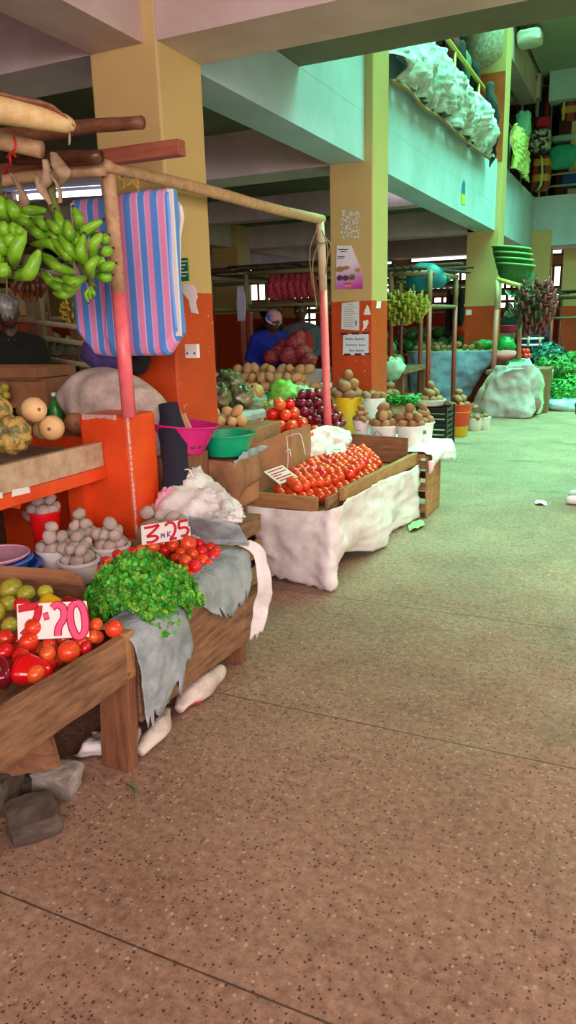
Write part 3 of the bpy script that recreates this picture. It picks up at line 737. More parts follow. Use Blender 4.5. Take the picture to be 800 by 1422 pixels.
# ---- price signs
def sign(name, label, O, U, Vv, glyphs, wid=.012, outline=None, card=M_CARD, t=.005):
    O, U, Vv = Vector(O), Vector(U), Vector(Vv); N = U.cross(Vv).normalized()
    r = thing(name, label, 'sign', O); c = [O, O+U, O+U+Vv, O+Vv]
    MB().loft([[p - N*t for p in c], c]).build('card', card, r)
    for nm, m_, w, lift, lines in glyphs:
        b = MB()
        for ln in lines:
            P = [O + U*u + Vv*v for u, v in ln]
            if len(P) > 2: P, _ = crom(P, [0]*len(P), 4)
            L, Rr = [], []
            for i, p in enumerate(P):
                d = (P[min(i+1,len(P)-1)] - P[max(i-1,0)]).normalized(); s = N.cross(d)*w/2
                L.append(p+s+N*lift); Rr.append(p-s+N*lift)
            vs = L+Rr; n = len(P); lo = [v - N*(lift-.0004) for v in vs]
            b.add(vs+lo, [(i, i+1, n+i+1, n+i) for i in range(n-1)] + [(i, 2*n+i, 2*n+i+1, i+1) for i in range(n-1)] + [(n+i, n+i+1, 3*n+i+1, 3*n+i) for i in range(n-1)])
        b.build(nm, m_, r)
    return r
# nearest sign reads 7-20
A = onz(25, 889, .53); B = onz(124, 884, .53); D = ony(20, 850, (A+B).y/2+.02)
A = V((A.x, A.y, A.z)); U = B-A; up = V((-.05, .06, .094))
seven = [[(.02,.86),(.16,.90),(.31,.93)], [(.31,.93),(.28,.6),(.18,.35),(.07,.12)]]
dash = [[(.37,.60),(.45,.64)]]
two = [[(.50,.84),(.57,.93),(.66,.82),(.66,.55),(.58,.30),(.56,.06)], ]
zero = [[(.84,.95),(.765,.80),(.755,.40),(.81,.06),(.89,.02),(.955,.25),(.95,.70),(.90,.92),(.84,.95)]]
sign('price_sign', 'white card with 7-20 painted in pink among the nearest tomatoes', A, U, up,
     [('digit_outline', mat('crimson_outline', (176, 16, 50), .6), .026, .0012, seven+dash+two+zero), ('digits', M_PINKINK, .018, .002, dash+two+zero), ('digits', M_REDINK, .018, .002, seven)])
# second sign 3 MK 25
A = onz(197, 757, .585); B = onz(265, 747, .61); U = B-A; up = V((-.03, .045, .072))
sign('price_sign', 'white card with a red 3 and 25 standing behind the coriander tomatoes', A, U, up,
     [('digits', M_REDINK, .012, .0015, [[(.06,.84),(.20,.86),(.37,.90)],[(.37,.90),(.25,.62),(.11,.38)],[(.11,.38),(.28,.36),(.33,.22),(.22,.08),(.10,.10)],
                                 [(.49,.80),(.56,.93),(.66,.88),(.70,.60),(.66,.30),(.58,.06)],[(.57,.06),(.72,.10)],
                                 [(.96,.93),(.78,.92)],[(.78,.92),(.77,.55)],[(.77,.55),(.90,.58),(.96,.40),(.90,.18),(.80,.16)]]),
      ('small_letters', mat('violet_ink', (110, 60, 120), .6), .004, .0015, [[(.40,.2),(.41,.45)],[(.41,.45),(.44,.28)],[(.44,.28),(.465,.45)],[(.465,.45),(.47,.2)],[(.53,.2),(.535,.5)],[(.60,.5),(.54,.34)],[(.54,.34),(.61,.2)]])])

# ---- tomatoes of the second tray
g2 = 'tomatoes around the coriander'; L2 = 'red tomato heaped around the back of the coriander bunch'
for (px, py, z, r, i) in ((149,779,.55,.026,0),(143,792,.53,.026,2),(163,770,.55,.024,0),(171,778,.55,.026,1),(184,768,.56,.028,0),(197,763,.57,.026,2),(156,796,.52,.024,0),(168,790,.53,.025,0),
    (213,760,.58,.03,2),(226,752,.59,.03,0),(214,750,.585,.024,0),(241,758,.585,.028,1),(248,748,.59,.024,0),(262,755,.60,.036,2),(268,770,.57,.030,0),(281,766,.565,.028,0),(293,761,.565,.026,1),(297,773,.55,.030,0),
    (281,779,.55,.030,2),(270,787,.555,.030,1),(257,779,.57,.028,2),(256,790,.55,.026,0),(289,783,.54,.024,0),(277,755,.575,.026,0),(300,765,.56,.024,0),(288,755,.57,.024,1),(252,768,.57,.026,0),(230,765,.56,.026,0),(200,775,.54,.026,0),
    (186,781,.53,.026,0),(245,775,.55,.026,0),(272,800,.525,.026,0),(262,800,.53,.024,1),(180,772,.53,.025,1),(232,762,.545,.026,1),(264,765,.545,.026,0),(290,770,.53,.026,0),(276,790,.52,.026,0)):
    tom(px, py, z - .012, r, i, L2, g2)

# ---- coriander bunch
M_CORI = mat('coriander_leaf', (80, 164, 40), .5, isl=.5); M_CSTEM = mat('coriander_stem', (130, 180, 70), .5)
cc = onz(196, 822, .53); pts = []
for i in range(2900):
    a = random.uniform(0, 2*PI); q = math.sqrt(random.random())
    # the bunch: long axis from the upper left to the lower right, fanning toward the rim
    w_ = 1 + .12*math.sin(3*a+1) + .08*math.sin(7*a)
    u = V((.205*math.cos(a)*q*w_, .185*math.sin(a)*q*w_, 0)); h = .135*(1-q*q)**.6 - .03*q + .03*noise.noise(u*14)
    p = cc + u + V((0, 0, h + random.uniform(-.02,.01)))
    pts.append((p, V((u.x*3, u.y*3, .35))))
for i in range(900):                       # the leafy ends that spill over the rim towards the aisle
    s = random.random(); w = random.uniform(-1,1)
    p = V((-1.56 + .10*s + random.uniform(-.02,.02), 2.06 + w*(.15-.05*s), .585 - .14*s*s + random.uniform(-.02,.02)))
    pts.append((p, V((.8, 0, .4))))
leaf_mass('coriander_bunch', 'large bright green bunch of fresh coriander hanging over the table rim', 'herbs', pts, .026, M_CORI, M_CSTEM, 120, (cc.x, cc.y, TZ+.08))
# filling under the bunch: a crate of sacking that carries it
tag(MB().ell((cc.x, cc.y, .46), (.19,.17,.085), seg=20, rings=10, nz=.1).build('sacking_bundle', mat('wet_green_sacking', (52, 84, 40), .9), smooth=True), 'dark damp sacking bundle carrying the coriander', 'sacking')

# ---- buckets and potatoes at the back of the table
def bucket(name, label, c, r0, r1, h, m_, handle=True, band=None, group=None, hm=None, ha=.35, cat='bucket'):
    c = Vector(c); r = thing(name, label, cat, c, group); tk = .004
    MB().lathe([(.001,0),(r0*.97,0),(r0,.004),(r1,h-.012),(r1+.008,h-.012),(r1+.008,h),(r1-tk,h),(r0-tk,.008),(.001,.008)], c, 32).build('shell', m_, r, smooth=True).modifiers.new('e','EDGE_SPLIT').split_angle = .9
    if band: MB().lathe([(r1*.985+.002,h*.80),(r1+.006,h*.81),(r1+.007,h*.86),(r1+.003,h*.865)], c, 32).build('rim_band', band, r, smooth=True)
    if handle:
        pts = [c + V((r1*1.03*math.cos(t), -r1*1.05*abs(math.sin(t))*math.cos(ha), h*.86 - r1*.95*abs(math.sin(t))*math.sin(ha)*1.8)) for t in [PI*i/12 for i in range(13)]]
        MB().tube(pts, .0028, 6).build('handle', hm or M_STEEL, r, smooth=True)
    return r
def bucketpots(k, c, r1, h, pr, layers, label, group, cat='potato', lay0=1.0):
    c = Vector(c); potheap(k, c, r1, h, pr, layers, label, cat, group)
def potheap(k, c, r1, h, pr, layers, label, cat, group):
    heap(k, c + V((0,0,h-pr*.55)), r1+pr*.05, r1+pr*.05, pr, layers, label, cat, group, jit=.2, z_sq=.85, dens=1.7, shrink=.72)
M_RED = mat('red_plastic', (222, 20, 28), .3); M_YEL = mat('yellow_plastic', (236, 190, 24), .35); M_WB = mat('white_bucket_plastic', (240, 236, 236), .35, (222, 214, 212), 8)
bpos = [((80, 798), .40, .065, .078, .13, M_WB, 'white bucket of grey potatoes beside the blue basin', 'potatoes heaped on the white bucket beside the blue basin'),
        ((112, 806), .40, .068, .086, .10, M_WB, 'short white tub with a yellow foot holding grey potatoes', 'potatoes heaped on the short white tub behind the coriander'),
        ((135, 776), .40, .055, .072, .15, M_RED, 'red tub of grey potatoes in front of the orange block', 'potatoes heaped on the red tub by the orange block'),
        ((171, 783), .40, .062, .085, .12, M_WB, 'white tub of grey potatoes beside the 3-25 sign', 'potatoes heaped on the tub left of the 3-25 sign'),
        ((101, 764), .40, .050, .070, .25, M_RED, 'red tub of grey potatoes furthest back under the counter', 'potatoes in the tallest heap under the counter')]
for (pp, z, r0, r1, h, m_, lb, pl) in bpos:
    c = onz(pp[0], pp[1], z); c.z = TZ; c.y = min(c.y, 2.62)
    bucket('tub', lb, c, r0, r1, h, m_, False, cat='tub')
    bucketpots(K_POT, c, r1, h, .030, 4, 'dusty grey potato, one of the ' + pl, pl, lay0=.98)
# yellow foot of the short tub
c = onz(112, 806, .40); c.z = TZ
for (px, py, z, r) in ((40,716,.52,.032),(58,722,.50,.03),(67,728,.49,.03),(52,735,.47,.03),(60,745,.45,.028)):
    K_POT.put(onz(px,py,z), (random.random(),random.random(),random.random()*6), r, 'dusty grey potato, one of the few lying left of the heaps above the blue basin', 'potato', 'grey potatoes behind the blue basin')
heap(K_POT, onz(232, 742, .46), .15, .07, .032, 3, 'dusty grey potato, one of the loose heap behind the 3-25 sign', 'potato', 'grey potatoes behind the 3-25 sign', jit=.15)
for (px, py, z, r) in ((204,712,.66,.036),(222,716,.64,.03),(240,718,.64,.032),(253,724,.62,.032),(268,746,.585,.028),(276,750,.575,.026)):
    K_POT.put(onz(px,py,z), (random.random(),random.random(),random.random()*6), r, 'dusty grey potato on top of the heap behind the 3-25 sign', 'potato', 'upper potatoes behind the 3-25 sign')
tag(MB().ell(onz(232,745,.5), (.17,.10,.10), seg=20, rings=10, nz=.1, nf=2).build('potato_sack', M_BURLAP, smooth=True), 'lumpy pale sack under the loose potatoes behind the 3-25 sign', 'sack')

# ---- blue basins and pink sieve
M_BLUE = mat('blue_basin_plastic', (30, 92, 190), .3); M_BLUE2 = mat('blue_basket_plastic', (66, 122, 216), .35); M_PKS = mat('pink_sieve_plastic', (222, 170, 196), .6, (196, 150, 178), 90, bump=.4, bscale=220)
c = onz(2, 812, .42); c.z = TZ
def basin(name, label, c, r0, r1, h, m_, rot=(0,0,0), seg=36, sy=1, lip=.012):
    c = Vector(c); r = thing(name, label, 'basin', c)
    MB().lathe([(.001,0),(r0,0),(r1,h-.008),(r1+lip,h-.006),(r1+lip,h),(r1-.004,h),(r0-.004,.006),(.001,.006)], c, seg, rot=rot, sy=sy).build('bowl', m_, r, smooth=True).modifiers.new('e','EDGE_SPLIT').split_angle = .9
    rp = [c + Euler(rot).to_matrix() @ V((math.cos(t)*(r1+lip), math.sin(t)*(r1+lip)*sy, h-.003)) for t in [2*PI*i/40 for i in range(41)]]
    MB().tube(rp, .005, 6, cap=False).build('rim', m_, r, smooth=True); return r
basin('wash_basin', 'blue plastic basin on the table at the left edge', c, .115, .165, .11, M_BLUE, (0,.0,0))
bk = basin('blue_basket', 'slotted blue basket nested inside the blue basin', c + V((-.01,-.005,.03)), .10, .142, .11, M_BLUE2)
sl = MB()
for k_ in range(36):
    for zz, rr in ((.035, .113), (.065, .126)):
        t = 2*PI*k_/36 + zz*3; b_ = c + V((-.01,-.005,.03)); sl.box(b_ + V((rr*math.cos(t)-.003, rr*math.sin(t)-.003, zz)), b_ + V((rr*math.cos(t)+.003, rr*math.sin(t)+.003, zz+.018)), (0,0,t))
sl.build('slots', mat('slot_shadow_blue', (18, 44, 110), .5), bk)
ps = thing('sieve', 'round pink sieve with a fine mesh lying on the blue basket', 'sieve', c + V((-.015,0,.14)))
MB().lathe([(.001,.0),(.10,.004),(.135,.02),(.139,.02),(.139,.012),(.10,-.006),(.001,-.008)], c + V((-.012,0,.137)), 36, rot=(.0,.0,0)).build('mesh_disc', M_PKS, ps, smooth=True)
MB().tube([c + V((-.012,0,.157)) + V((.139*math.cos(t), .139*math.sin(t), 0)) for t in [2*PI*i/36 for i in range(37)]], .005, 6, cap=False).build('rim', mat('pink_rim_plastic', (226, 160, 190), .4), ps, smooth=True)

# ---- under the table: sacks, stones, leaf
def roll(name, label, pts, rs, m_, cat='sack', nz=.35, flat=.8):
    return tag(MB().tube(pts, rs, 14, sub=8, nz=nz, flat=flat).build(name, m_, smooth=True), label, cat)
roll('rolled_sack', 'rolled dusty pinkish sack lying on the floor by the far table leg', [onz(250,985,.04), onz(262,965,.05), onz(285,948,.06), onz(306,930,.05)], [.02,.045,.055,.03], M_BURLAP)
roll('rolled_sack', 'crumpled dusty sack on the floor just behind the near table leg', [onz(195,1045,.03), onz(210,1025,.04), onz(225,1008,.05), onz(232,985,.04)], [.02,.035,.04,.012], M_BURLAP)
cl = S([[onz(100,1050,.0+.01), onz(150,1052,.012), onz(195,1045,.012)], [onz(118,1036,.05), onz(160,1032,.06), onz(198,1030,.05)], [onz(130,1020,.03), onz(165,1012,.05), onz(195,1010,.04)]], 9, 9, .03, 9, 4)
tag(cl.build('plastic_sheet', M_SACKW, solid=.002, smooth=True), 'crumpled white plastic sheet on the floor behind the near table leg', 'plastic sheet')
cl = S([[onz(250,985,.006), onz(280,975,.006)], [onz(262,972,.03), onz(285,962,.03)]], 8, 8, .012, 12, 4)
tag(cl.build('red_scrap', mat('red_cloth', (190, 30, 30), .8), solid=.002), 'small scrap of red cloth under the rolled sack', 'cloth')
def stone(label, c, r, m_, rot, seed):
    mb = MB().box((-1,-1,-1),(1,1,1)); 
    import bmesh
    bm = bmesh.new(); bmesh.ops.create_cube(bm, size=2); bmesh.ops.subdivide_edges(bm, edges=bm.edges[:], cuts=5, use_grid_fill=True)
    R = Euler(rot).to_matrix(); c = Vector(c); vs = []
    for v in bm.verts:
        p = v.co.copy(); q = p.normalized()*1.25; p = p.lerp(q, .28)
        p = V((p.x*r[0], p.y*r[1], p.z*r[2])); p *= 1 + .16*noise.fractal(v.co*.9+V((seed,0,0)), 1, 2, 4)
        vs.append(c + R @ p)
    mb = MB().add(vs, [tuple(v.index for v in f.verts) for f in bm.faces]); bm.free()
    return tag(mb.build('stone_block', m_, smooth=False), label, 'stone')
M_ST = mat('pale_building_stone', (160, 154, 146), .9, (118, 108, 100), 9, bump=.4, bscale=50); M_ST2 = mat('dark_dusty_stone', (96, 84, 74), .8, (66, 54, 46), 7, bump=.4, bscale=40)
stone('pale grey building stone on the floor under the table edge', onz(78,1082,.045), (.075,.05,.048), M_ST, (.1,.05,.25), 1)
stone('dark brown dusty stone block lying nearest on the floor at lower left', onz(46,1136,.04), (.075,.07,.042), M_ST2, (.15,-.1,.9), 2)
stone('dark stone at the left edge under the table board', onz(2,1092,.07), (.05,.06,.07), M_ST2, (.05,.1,.2), 3)
stone('small dark rubble stone between the two bigger blocks', onz(30,1090,.03), (.05,.03,.03), M_ST2, (.0,.1,.2), 4)
lf = [onz(174,1088,.012), onz(184,1094,.02), onz(188,1110,.006)]
tag(MB().tube(lf, [.001,.006,.001], 6, sub=5, flat=.35).build('fallen_leaf', mat('green_pod', (70,96,40), .5), smooth=True), 'small curled green leaf on the floor in front of the table', 'leaf')
# flat litter on the aisle floor, out in the green light
cl = S([[onz(742,697,.006), onz(750,694,.01), onz(759,697,.006)], [onz(744,700,.01), onz(751,699,.02), onz(760,702,.006)]], 5, 5, .006, 20, 4)
tag(cl.build('paper_litter', M_CARD, solid=.001), 'tiny pale scrap of litter lying on the aisle floor at right', 'litter')
# ================================================================== CONCRETE COUNTER, BLOCK, FRAME
t = thing('concrete_block', 'chipped orange painted concrete block carrying the near pink pole', 'block', (-2.35, 2.97, 0))
MB().box((-2.50, 2.86, 0), (-2.20, 3.09, 1.085)).build('plinth', M_ORANGE, t, bevel=.018)
b = MB()
for i in range(44):   # chipped paint along the front corner and the top edge
    z = .5 + .585*i/44; w = random.uniform(.002,.007); b.box((-2.203, 2.857-w*.3, z), (-2.203+w*.9, 2.862+w, z+random.uniform(.006,.018)))
for i in range(16):
    x = -2.47 + .2*i/16; b.box((x, 2.855, 1.08-random.uniform(.004,.018)), (x+.016, 2.862, 1.088))
b.build('chipped_edge', mat('bare_plaster', (222, 190, 176), .9), t, kind='stuff')
t = thing('concrete_counter', 'raised market counter with a pale edge board and orange lip under the butternuts', 'counter', (-2.9, 1.6, 0))
MB().box((-3.3, -.6, .83), (-2.385, 2.858, .915)).build('counter_top', M_CONC, t)
MB().box((-2.40, -.6, .835), (-2.36, 2.855, .955)).build('edge_board', mat('grimy_pale_board', (206, 182, 152), .8, (160, 128, 100), 12, .3, .75, bump=.1), t, bevel=.004)
MB().box((-2.405, -.6, .775), (-2.352, 2.857, .834)).build('lip', M_ORANGE, t, bevel=.003)
MB().box((-3.3, -.6, 0), (-3.22, 2.858, .83)).build('back_panel', M_ORANGE, t)
MB().box((-2.56, 2.80, .42), (-2.46, 2.858, .83)).build('side_pier', M_ORANGE, t)
MB().bar(onx(-30,690,-2.40), onx(25,702,-2.42), .03, .03).build('strut', M_ORANGE, t)
for pts in ([(16,690),(42,684),(40,676),(17,680)], [(-5,692),(3,692),(3,684),(-5,684)]):
    P = [onx(x, y, -2.351) for x, y in pts]; b = MB(); b.loft([P, [p + V((.002,0,0)) for p in P]]); b.build('peeling_sticker', M_CARD, t)
tag(MB().bar(onx(44,688,-2.50), onx(76,680,-2.50), .05, .02, wob=.002, seg=3).build('folded_paper', M_CARD, bevel=.003), 'small folded white packet tucked under the counter lip', 'packet')
t = tag(MB().box((-3.35, 3.10, 0), (-2.50, 3.42, .93)).build('plinth_block', M_ORANGE, bevel=.01), 'low orange plinth behind the near block, under the big woven sack', 'plinth')

# squash on the counter
gourd('butternut with its round end facing out, rightmost on the counter', onx(72, 594, -2.52), onx(96, 582, -2.75), .060)
gourd('butternut lying on top of the other two, highest on the counter', onx(46, 569, -2.55), onx(22, 570, -2.72), .059)
gourd('butternut behind the rightmost one, mostly hidden', onx(60, 597, -2.70), onx(90, 604, -2.85), .05)
gourd('brownish butternut lying at the back right of the counter', onx(104, 588, -2.70), onx(90, 580, -3.0), .058, mat('brown_squash_skin', (196,140,92), .6, (150,100,66), 8))
def pumpkin(name, label, c, r, sq, m_, lobes=10, amp=.12, rot=(0,0,0), cat='pumpkin'):
    c = Vector(c); root = thing(name, label, cat, c)
    MB().ell(c, (r,r,r*sq), rot, 40, 16, fn=lambda u, q: q*(1+amp*(abs(math.cos(lobes/2*math.atan2(u.y,u.x)))-.5)*(1-abs(u.z)**3)) - V((0,0,.18*r*math.exp(-(u.x**2+u.y**2)/.06)*(1 if u.z>0 else -1)))).build('flesh', m_, root, smooth=True)
    R = Euler(rot).to_matrix(); MB().tube([c+R@V((0,0,.72*r*sq)), c+R@V((.02*r,0,1.0*r*sq)), c+R@V((.15*r,0,1.15*r*sq))], [.14*r,.09*r,.11*r], 6, sub=3).build('stem', M_STEM, root, smooth=True); return root
M_PSTR = mat('mottled_pumpkin_skin', (196, 160, 84), .5, (110, 112, 62), 26, .45, .55, bump=.1)
M_PGR = mat('grey_green_pumpkin_skin', (150, 144, 136), .6, (110, 112, 92), 12, bump=.1)
pumpkin('pumpkin', 'mottled yellow and green striped pumpkin at the left of the counter', onx(16, 604, -2.52), .088, .86, M_PSTR, rot=(1.2,.2,.3))
pumpkin('pumpkin', 'dark green pumpkin cut by the left edge above the counter', onx(-6, 570, -2.62), .07, .9, M_PSTR, rot=(.2,0,0))

# boxes, crate of yellow fruit, green basin behind the counter
def carton(name, label, lo, hi, rot=0, m_=M_KRAFT, cat='box', open_=True, flaps=True):
    lo, hi = Vector(lo), Vector(hi); c = (lo+hi)/2; c.z = lo.z; r = thing(name, label, cat, c); e = .006
    R = (0,0,rot)
    b = MB()
    for a_, b_ in ((V((lo.x,lo.y,lo.z)), V((hi.x,lo.y+e,hi.z))), (V((lo.x,hi.y-e,lo.z)), V((hi.x,hi.y,hi.z))), (V((lo.x,lo.y+e,lo.z)), V((lo.x+e,hi.y-e,hi.z))), (V((hi.x-e,lo.y+e,lo.z)), V((hi.x,hi.y-e,hi.z))), (V((lo.x+e,lo.y+e,lo.z)), V((hi.x-e,hi.y-e,lo.z+e)))): b.box(a_, b_, R, (c.x,c.y,c.z))
    b.build('box_body', m_, r)
    if flaps:
        MB().box((lo.x, lo.y-.07, hi.z-.004), (hi.x, lo.y, hi.z), (0,0,rot), (c.x,c.y,hi.z)).build('flap', m_, r)
    return r
tag(MB().box((-4.3, 3.3, 0), (-3.36, 3.9, .80)).build('back_stand', M_W1X), 'dark wooden stand behind the counter carrying the boxes and green basin', 'stand')
carton('cardboard_box', 'brown cardboard box with a wide band behind the butternuts', ony(-40,560,3.35)-V((0,0,.02)), V((ony(66,560,3.35).x, 3.7, ony(20,525,3.35).z)))
carton('cardboard_box', 'longer brown box lying on top of the other at the left edge', V((-4.0, 3.4, ony(20,525,3.4).z)), V((ony(50,520,3.4).x, 3.75, ony(20,511,3.4).z)), flaps=False)
c = ony(2, 548, 3.28); c.z -= .03
for i, (dx, dz) in enumerate(((0,.02),(.03,0),(.06,.03),(.02,.06),(.055,.075))):
    K_GT.put(c + V((dx, -.02, dz)), (1,0,i), .026, 'yellow fruit in the dark gap left of the cardboard box', 'fruit', 'yellow fruit beside the cardboard box')
c = ony(75, 527, 3.62); c.z = .98
r = basin('wash_basin', 'dark green plastic basin tilted behind the butternuts', c, .14, .21, .13, mat('dark_green_plastic', (18, 118, 78), .35), (0,.12,0))
t = tag(MB().box((c.x-.2, 3.5, .80), (c.x+.1, 3.8, .975)).build('wooden_box', M_W1X), 'wooden box under the dark green basin', 'box')
c = ony(76, 560, 3.22); c.z = .931
bt = thing('bottle', 'bright green plastic bottle standing left of the woven sack', 'bottle', c)
MB().lathe([(.001,0),(.032,0),(.034,.01),(.034,.13),(.026,.16),(.012,.18),(.012,.2),(.001,.2)], c, 16).build('bottle_body', mat('green_bottle_plastic', (40,140,50), .3), bt, smooth=True)
MB().lathe([(.001,.2),(.014,.2),(.014,.22),(.001,.22)], c, 12).build('cap', M_WHITEP, bt)

# the big woven sack slumped behind the block
Ys = 3.24
p_ = [(96,556,.095),(122,552,.145),(160,556,.165),(196,585,.16),(207,640,.145),(205,700,.13),(203,790,.14),(203,850,.10)]
tag(MB().tube([ony(x, y, Ys) for x, y, r_ in p_], [r_ for x, y, r_ in p_], 28, sub=8, nz=.22).build('woven_sack', M_BURLAP, smooth=True), 'big dusty woven sack slumped behind the orange block', 'sack')
tag(MB().tube([ony(234,560,3.20), ony(240,600,3.18), ony(243,650,3.14), ony(240,720,3.08)], [.05,.065,.07,.07], 16, sub=6, nz=.25).build('dark_garment', M_NAVY, smooth=True), 'dark navy garment bundle pressed between the sack and the magenta basin', 'garment')
tag(MB().ell(ony(150,488,3.36), (.16,.10,.11), seg=24, rings=14, nz=.18, nf=2).build('purple_bag', mat('purple_cloth', (96, 80, 150), .8, (70, 58, 116), 14, bump=.3), smooth=True), 'dark purple cloth bag peeking out below the striped bags', 'bag')
tag(MB().ell(ony(192,502,3.38), (.07,.06,.07), seg=16, rings=10, nz=.2, nf=2).build('black_bag', M_BLACKC, smooth=True), 'small black bag tucked against the near column under the striped bag', 'bag')

# white plastic sacks at the end of the front table
t = thing('slatted_crate', 'low wooden crate under the white plastic sacks', 'crate', (-1.95, 3.1, 0))
for z in (.02, .16, .30, .43):
    MB().box((-2.04, 2.86, z), (-1.76, 2.875, z+.09)).build('slat', M_W1X, t)
    MB().box((-1.775, 2.875, z), (-1.76, 3.35, z+.09)).build('slat', M_W1, t)
MB().box((-2.04, 2.875, .50), (-1.775, 3.35, .52)).build('lid', M_W1X, t)
cl = S([[ony(225,662,3.25), ony(262,650,3.3), ony(280,655,3.3), ony(305,680,3.2), ony(322,690,3.1)],
        [ony(222,680,3.1), ony(245,678,3.1), ony(275,675,3.12), ony(300,690,3.08), ony(325,705,3.0)],
        [ony(224,700,3.0), ony(250,702,2.98), ony(275,705,3.0), ony(300,715,2.98), ony(328,716,2.94)],
        [ony(226,722,2.95), ony(255,728,2.93), ony(280,728,2.94), ony(305,727,2.92), ony(326,722,2.9)]], 9, 7, .055, 7, 2)
tag(cl.build('plastic_sack', M_SACKW, solid=.002, smooth=True), 'crumpled white plastic sack lying behind the far end of the front table', 'sack')
tag(MB().ell(ony(262,680,3.22), (.115,.09,.10), (.0,.3,.2), 64, 44, nz=.30, seed=2, fold=(2.6,1.6,1.2)).build('plastic_sack', M_SACKW, smooth=True), 'white plastic sack bunched to a peak, left of the folded white one', 'sack')
tag(MB().ell(ony(300,705,3.1), (.13,.10,.07), (.0,.35,.1), 64, 44, nz=.28, seed=5, fold=(1.2,2.6,2.4)).build('plastic_sack', M_SACKW, smooth=True), 'white plastic sack with soft folds, rightmost behind the front table', 'sack')
tag(MB().ell(ony(232,702,3.02), (.055,.05,.09), (.0,.3,.1), 40, 28, nz=.3, seed=8, fold=(2.4,1.6,1.2)).build('pink_plastic', mat('pink_woven_plastic', (240,176,200), .6, (226,150,180), 9, bump=.2), smooth=True), 'pink printed corner of sacking beside the orange block', 'sack')
tag(MB().tube([ony(247,668,3.16), ony(250,656,3.14), ony(262,652,3.14), ony(268,662,3.16)], .004, 6, sub=6).build('string_loop', M_WHITEP, smooth=True), 'loop of white string on the peaked white sack', 'string')

# ================================================================== POLE FRAME
PX, P1Y, P2Y = -2.20, 2.87, 5.27
fr = thing('stall_frame', 'timber stall frame of two pink and cream poles joined by a long round rail', 'frame', (PX, P1Y, 0))
MB().tube([V((PX, 2.875, 1.08)), V((PX, 2.87, 1.65))], [.034,.033], 16).build('pole', M_PINKP, fr, smooth=True)['label'] = 'pink lower half of the near pole'
MB().tube([V((PX, 2.87, 1.65)), V((PX, 2.868, 2.0)), V((PX, 2.865, 2.215))], [.033,.032,.030], 16).build('pole', M_POLEW, fr, smooth=True)['label'] = 'bare wooden upper half of the near pole'
MB().tube([V((PX, 5.40, 0)), V((PX, 5.37, .8)), V((PX, 5.32, 1.72))], .031, 16).build('pole', M_PINKP, fr, smooth=True)['label'] = 'pink lower part of the far pole'
MB().tube([V((PX, 5.32, 1.72)), V((PX, 5.30, 2.0)), V((PX, 5.275, 2.20))], [.031,.031,.03], 16).build('pole', M_CREAMP, fr, smooth=True)['label'] = 'cream upper part of the far pole'
MB().tube([onx(143,229,PX+.03), onx(200,243,PX+.03), onx(300,268,PX+.02), onx(380,290,PX+.01), onx(447,305,PX)], [.026,.028,.031,.031,.033], 14, sub=6, nz=.06).build('rail', M_POLEW, fr, smooth=True)
def wires(name, label, lists, r_, m_, cat='wire'):
    root = thing(name, label, cat, lists[0][0])
    for L_ in lists: MB().tube(L_, r_, 5, sub=6).build('strand', m_, root, smooth=True)
M_TWINE = mat('dull_twine', (150,120,84), .9); M_YTW = mat('yellow_twine', (190,160,50), .8)
wires('tangled_twine', 'tangled brown twine dangling at the top of the far pole', [[ony(x0,y0,5.24), ony(x1,y1,5.2), ony(x2,y2,5.22)] for x0,y0,x1,y1,x2,y2 in
    ((440,318,430,350,434,400),(447,320,455,345,452,380),(438,330,446,338,455,334),(441,340,434,372,440,430),(452,330,459,340,456,356))], .005, M_TWINE, 'twine')
wires('yellow_twine', 'two knots of yellow twine on the long rail above the striped bag', [[onx(x,y,PX+.03) for x,y in L_] for L_ in
    ([(168,236),(165,245),(173,254),(171,262)],[(176,238),(184,250),(176,258)],[(186,240),(192,252),(190,262),(196,258)],[(196,243),(186,252),(192,262)])], .003, M_YTW, 'twine')
# timbers lying on the frame
def timber(name, label, pts, rs, m_, sq=None, nz=.08, cat='timber'):
    if sq: mb = MB().bar(pts[0], pts[1], sq[0], sq[1], seg=4, wob=.001)
    else: mb = MB().tube(pts, rs, 14, sub=6, nz=nz)
    return tag(mb.build(name, m_, smooth=not sq, bevel=.004 if sq else 0), label, cat)
timber('peeled_log', 'thick pale yellow peeled log at the top left corner', [ony(-90,136,2.2), ony(-20,148,2.3), ony(50,162,2.42), ony(92,172,2.5), ony(104,178,2.52)], [.05,.052,.044,.034,.012], M_LOG, nz=.2)
tag(MB().tube([ony(-40,122,2.26), ony(25,137,2.36), ony(70,148,2.44), ony(103,176,2.51)], [.012,.02,.022,.008], 10, sub=6, nz=.4, flat=.5).build('peeling_bark', M_BARK, smooth=True), 'strip of brown bark peeling along the pale log', 'bark')
timber('branch', 'reddish brown branch whose cut tip reaches furthest right above the lumber', [ony(-20,196,2.9), ony(60,184,2.9), ony(120,176,2.9), ony(198,170,2.9)], [.045,.04,.03,.026], M_BARK)
timber('lumber', 'square reddish timber pointing right over the near pole', [ony(-60,248,2.86), ony(253,205,2.86)], None, M_REDW, sq=(.055, .062))
timber('cut_log', 'pale cut log with a red string around it at the left edge', [ony(-70,180,2.45), ony(0,196,2.52), ony(58,208,2.58)], [.036,.036,.034], M_POLEW)
timber('branch', 'short dark brown glossy branch end beside the top of the near pole', [ony(20,224,2.68), ony(80,219,2.70), ony(140,217,2.72)], [.02,.028,.026], mat('dark_glossy_wood', (104, 66, 44), .3, (70,40,26), 12))
timber('pole_timber', 'thin bare pole crossing low behind the other timbers to the near pole', [ony(-70,266,2.75), ony(40,246,2.78), ony(146,236,2.80)], [.024,.026,.024], M_POLEW)
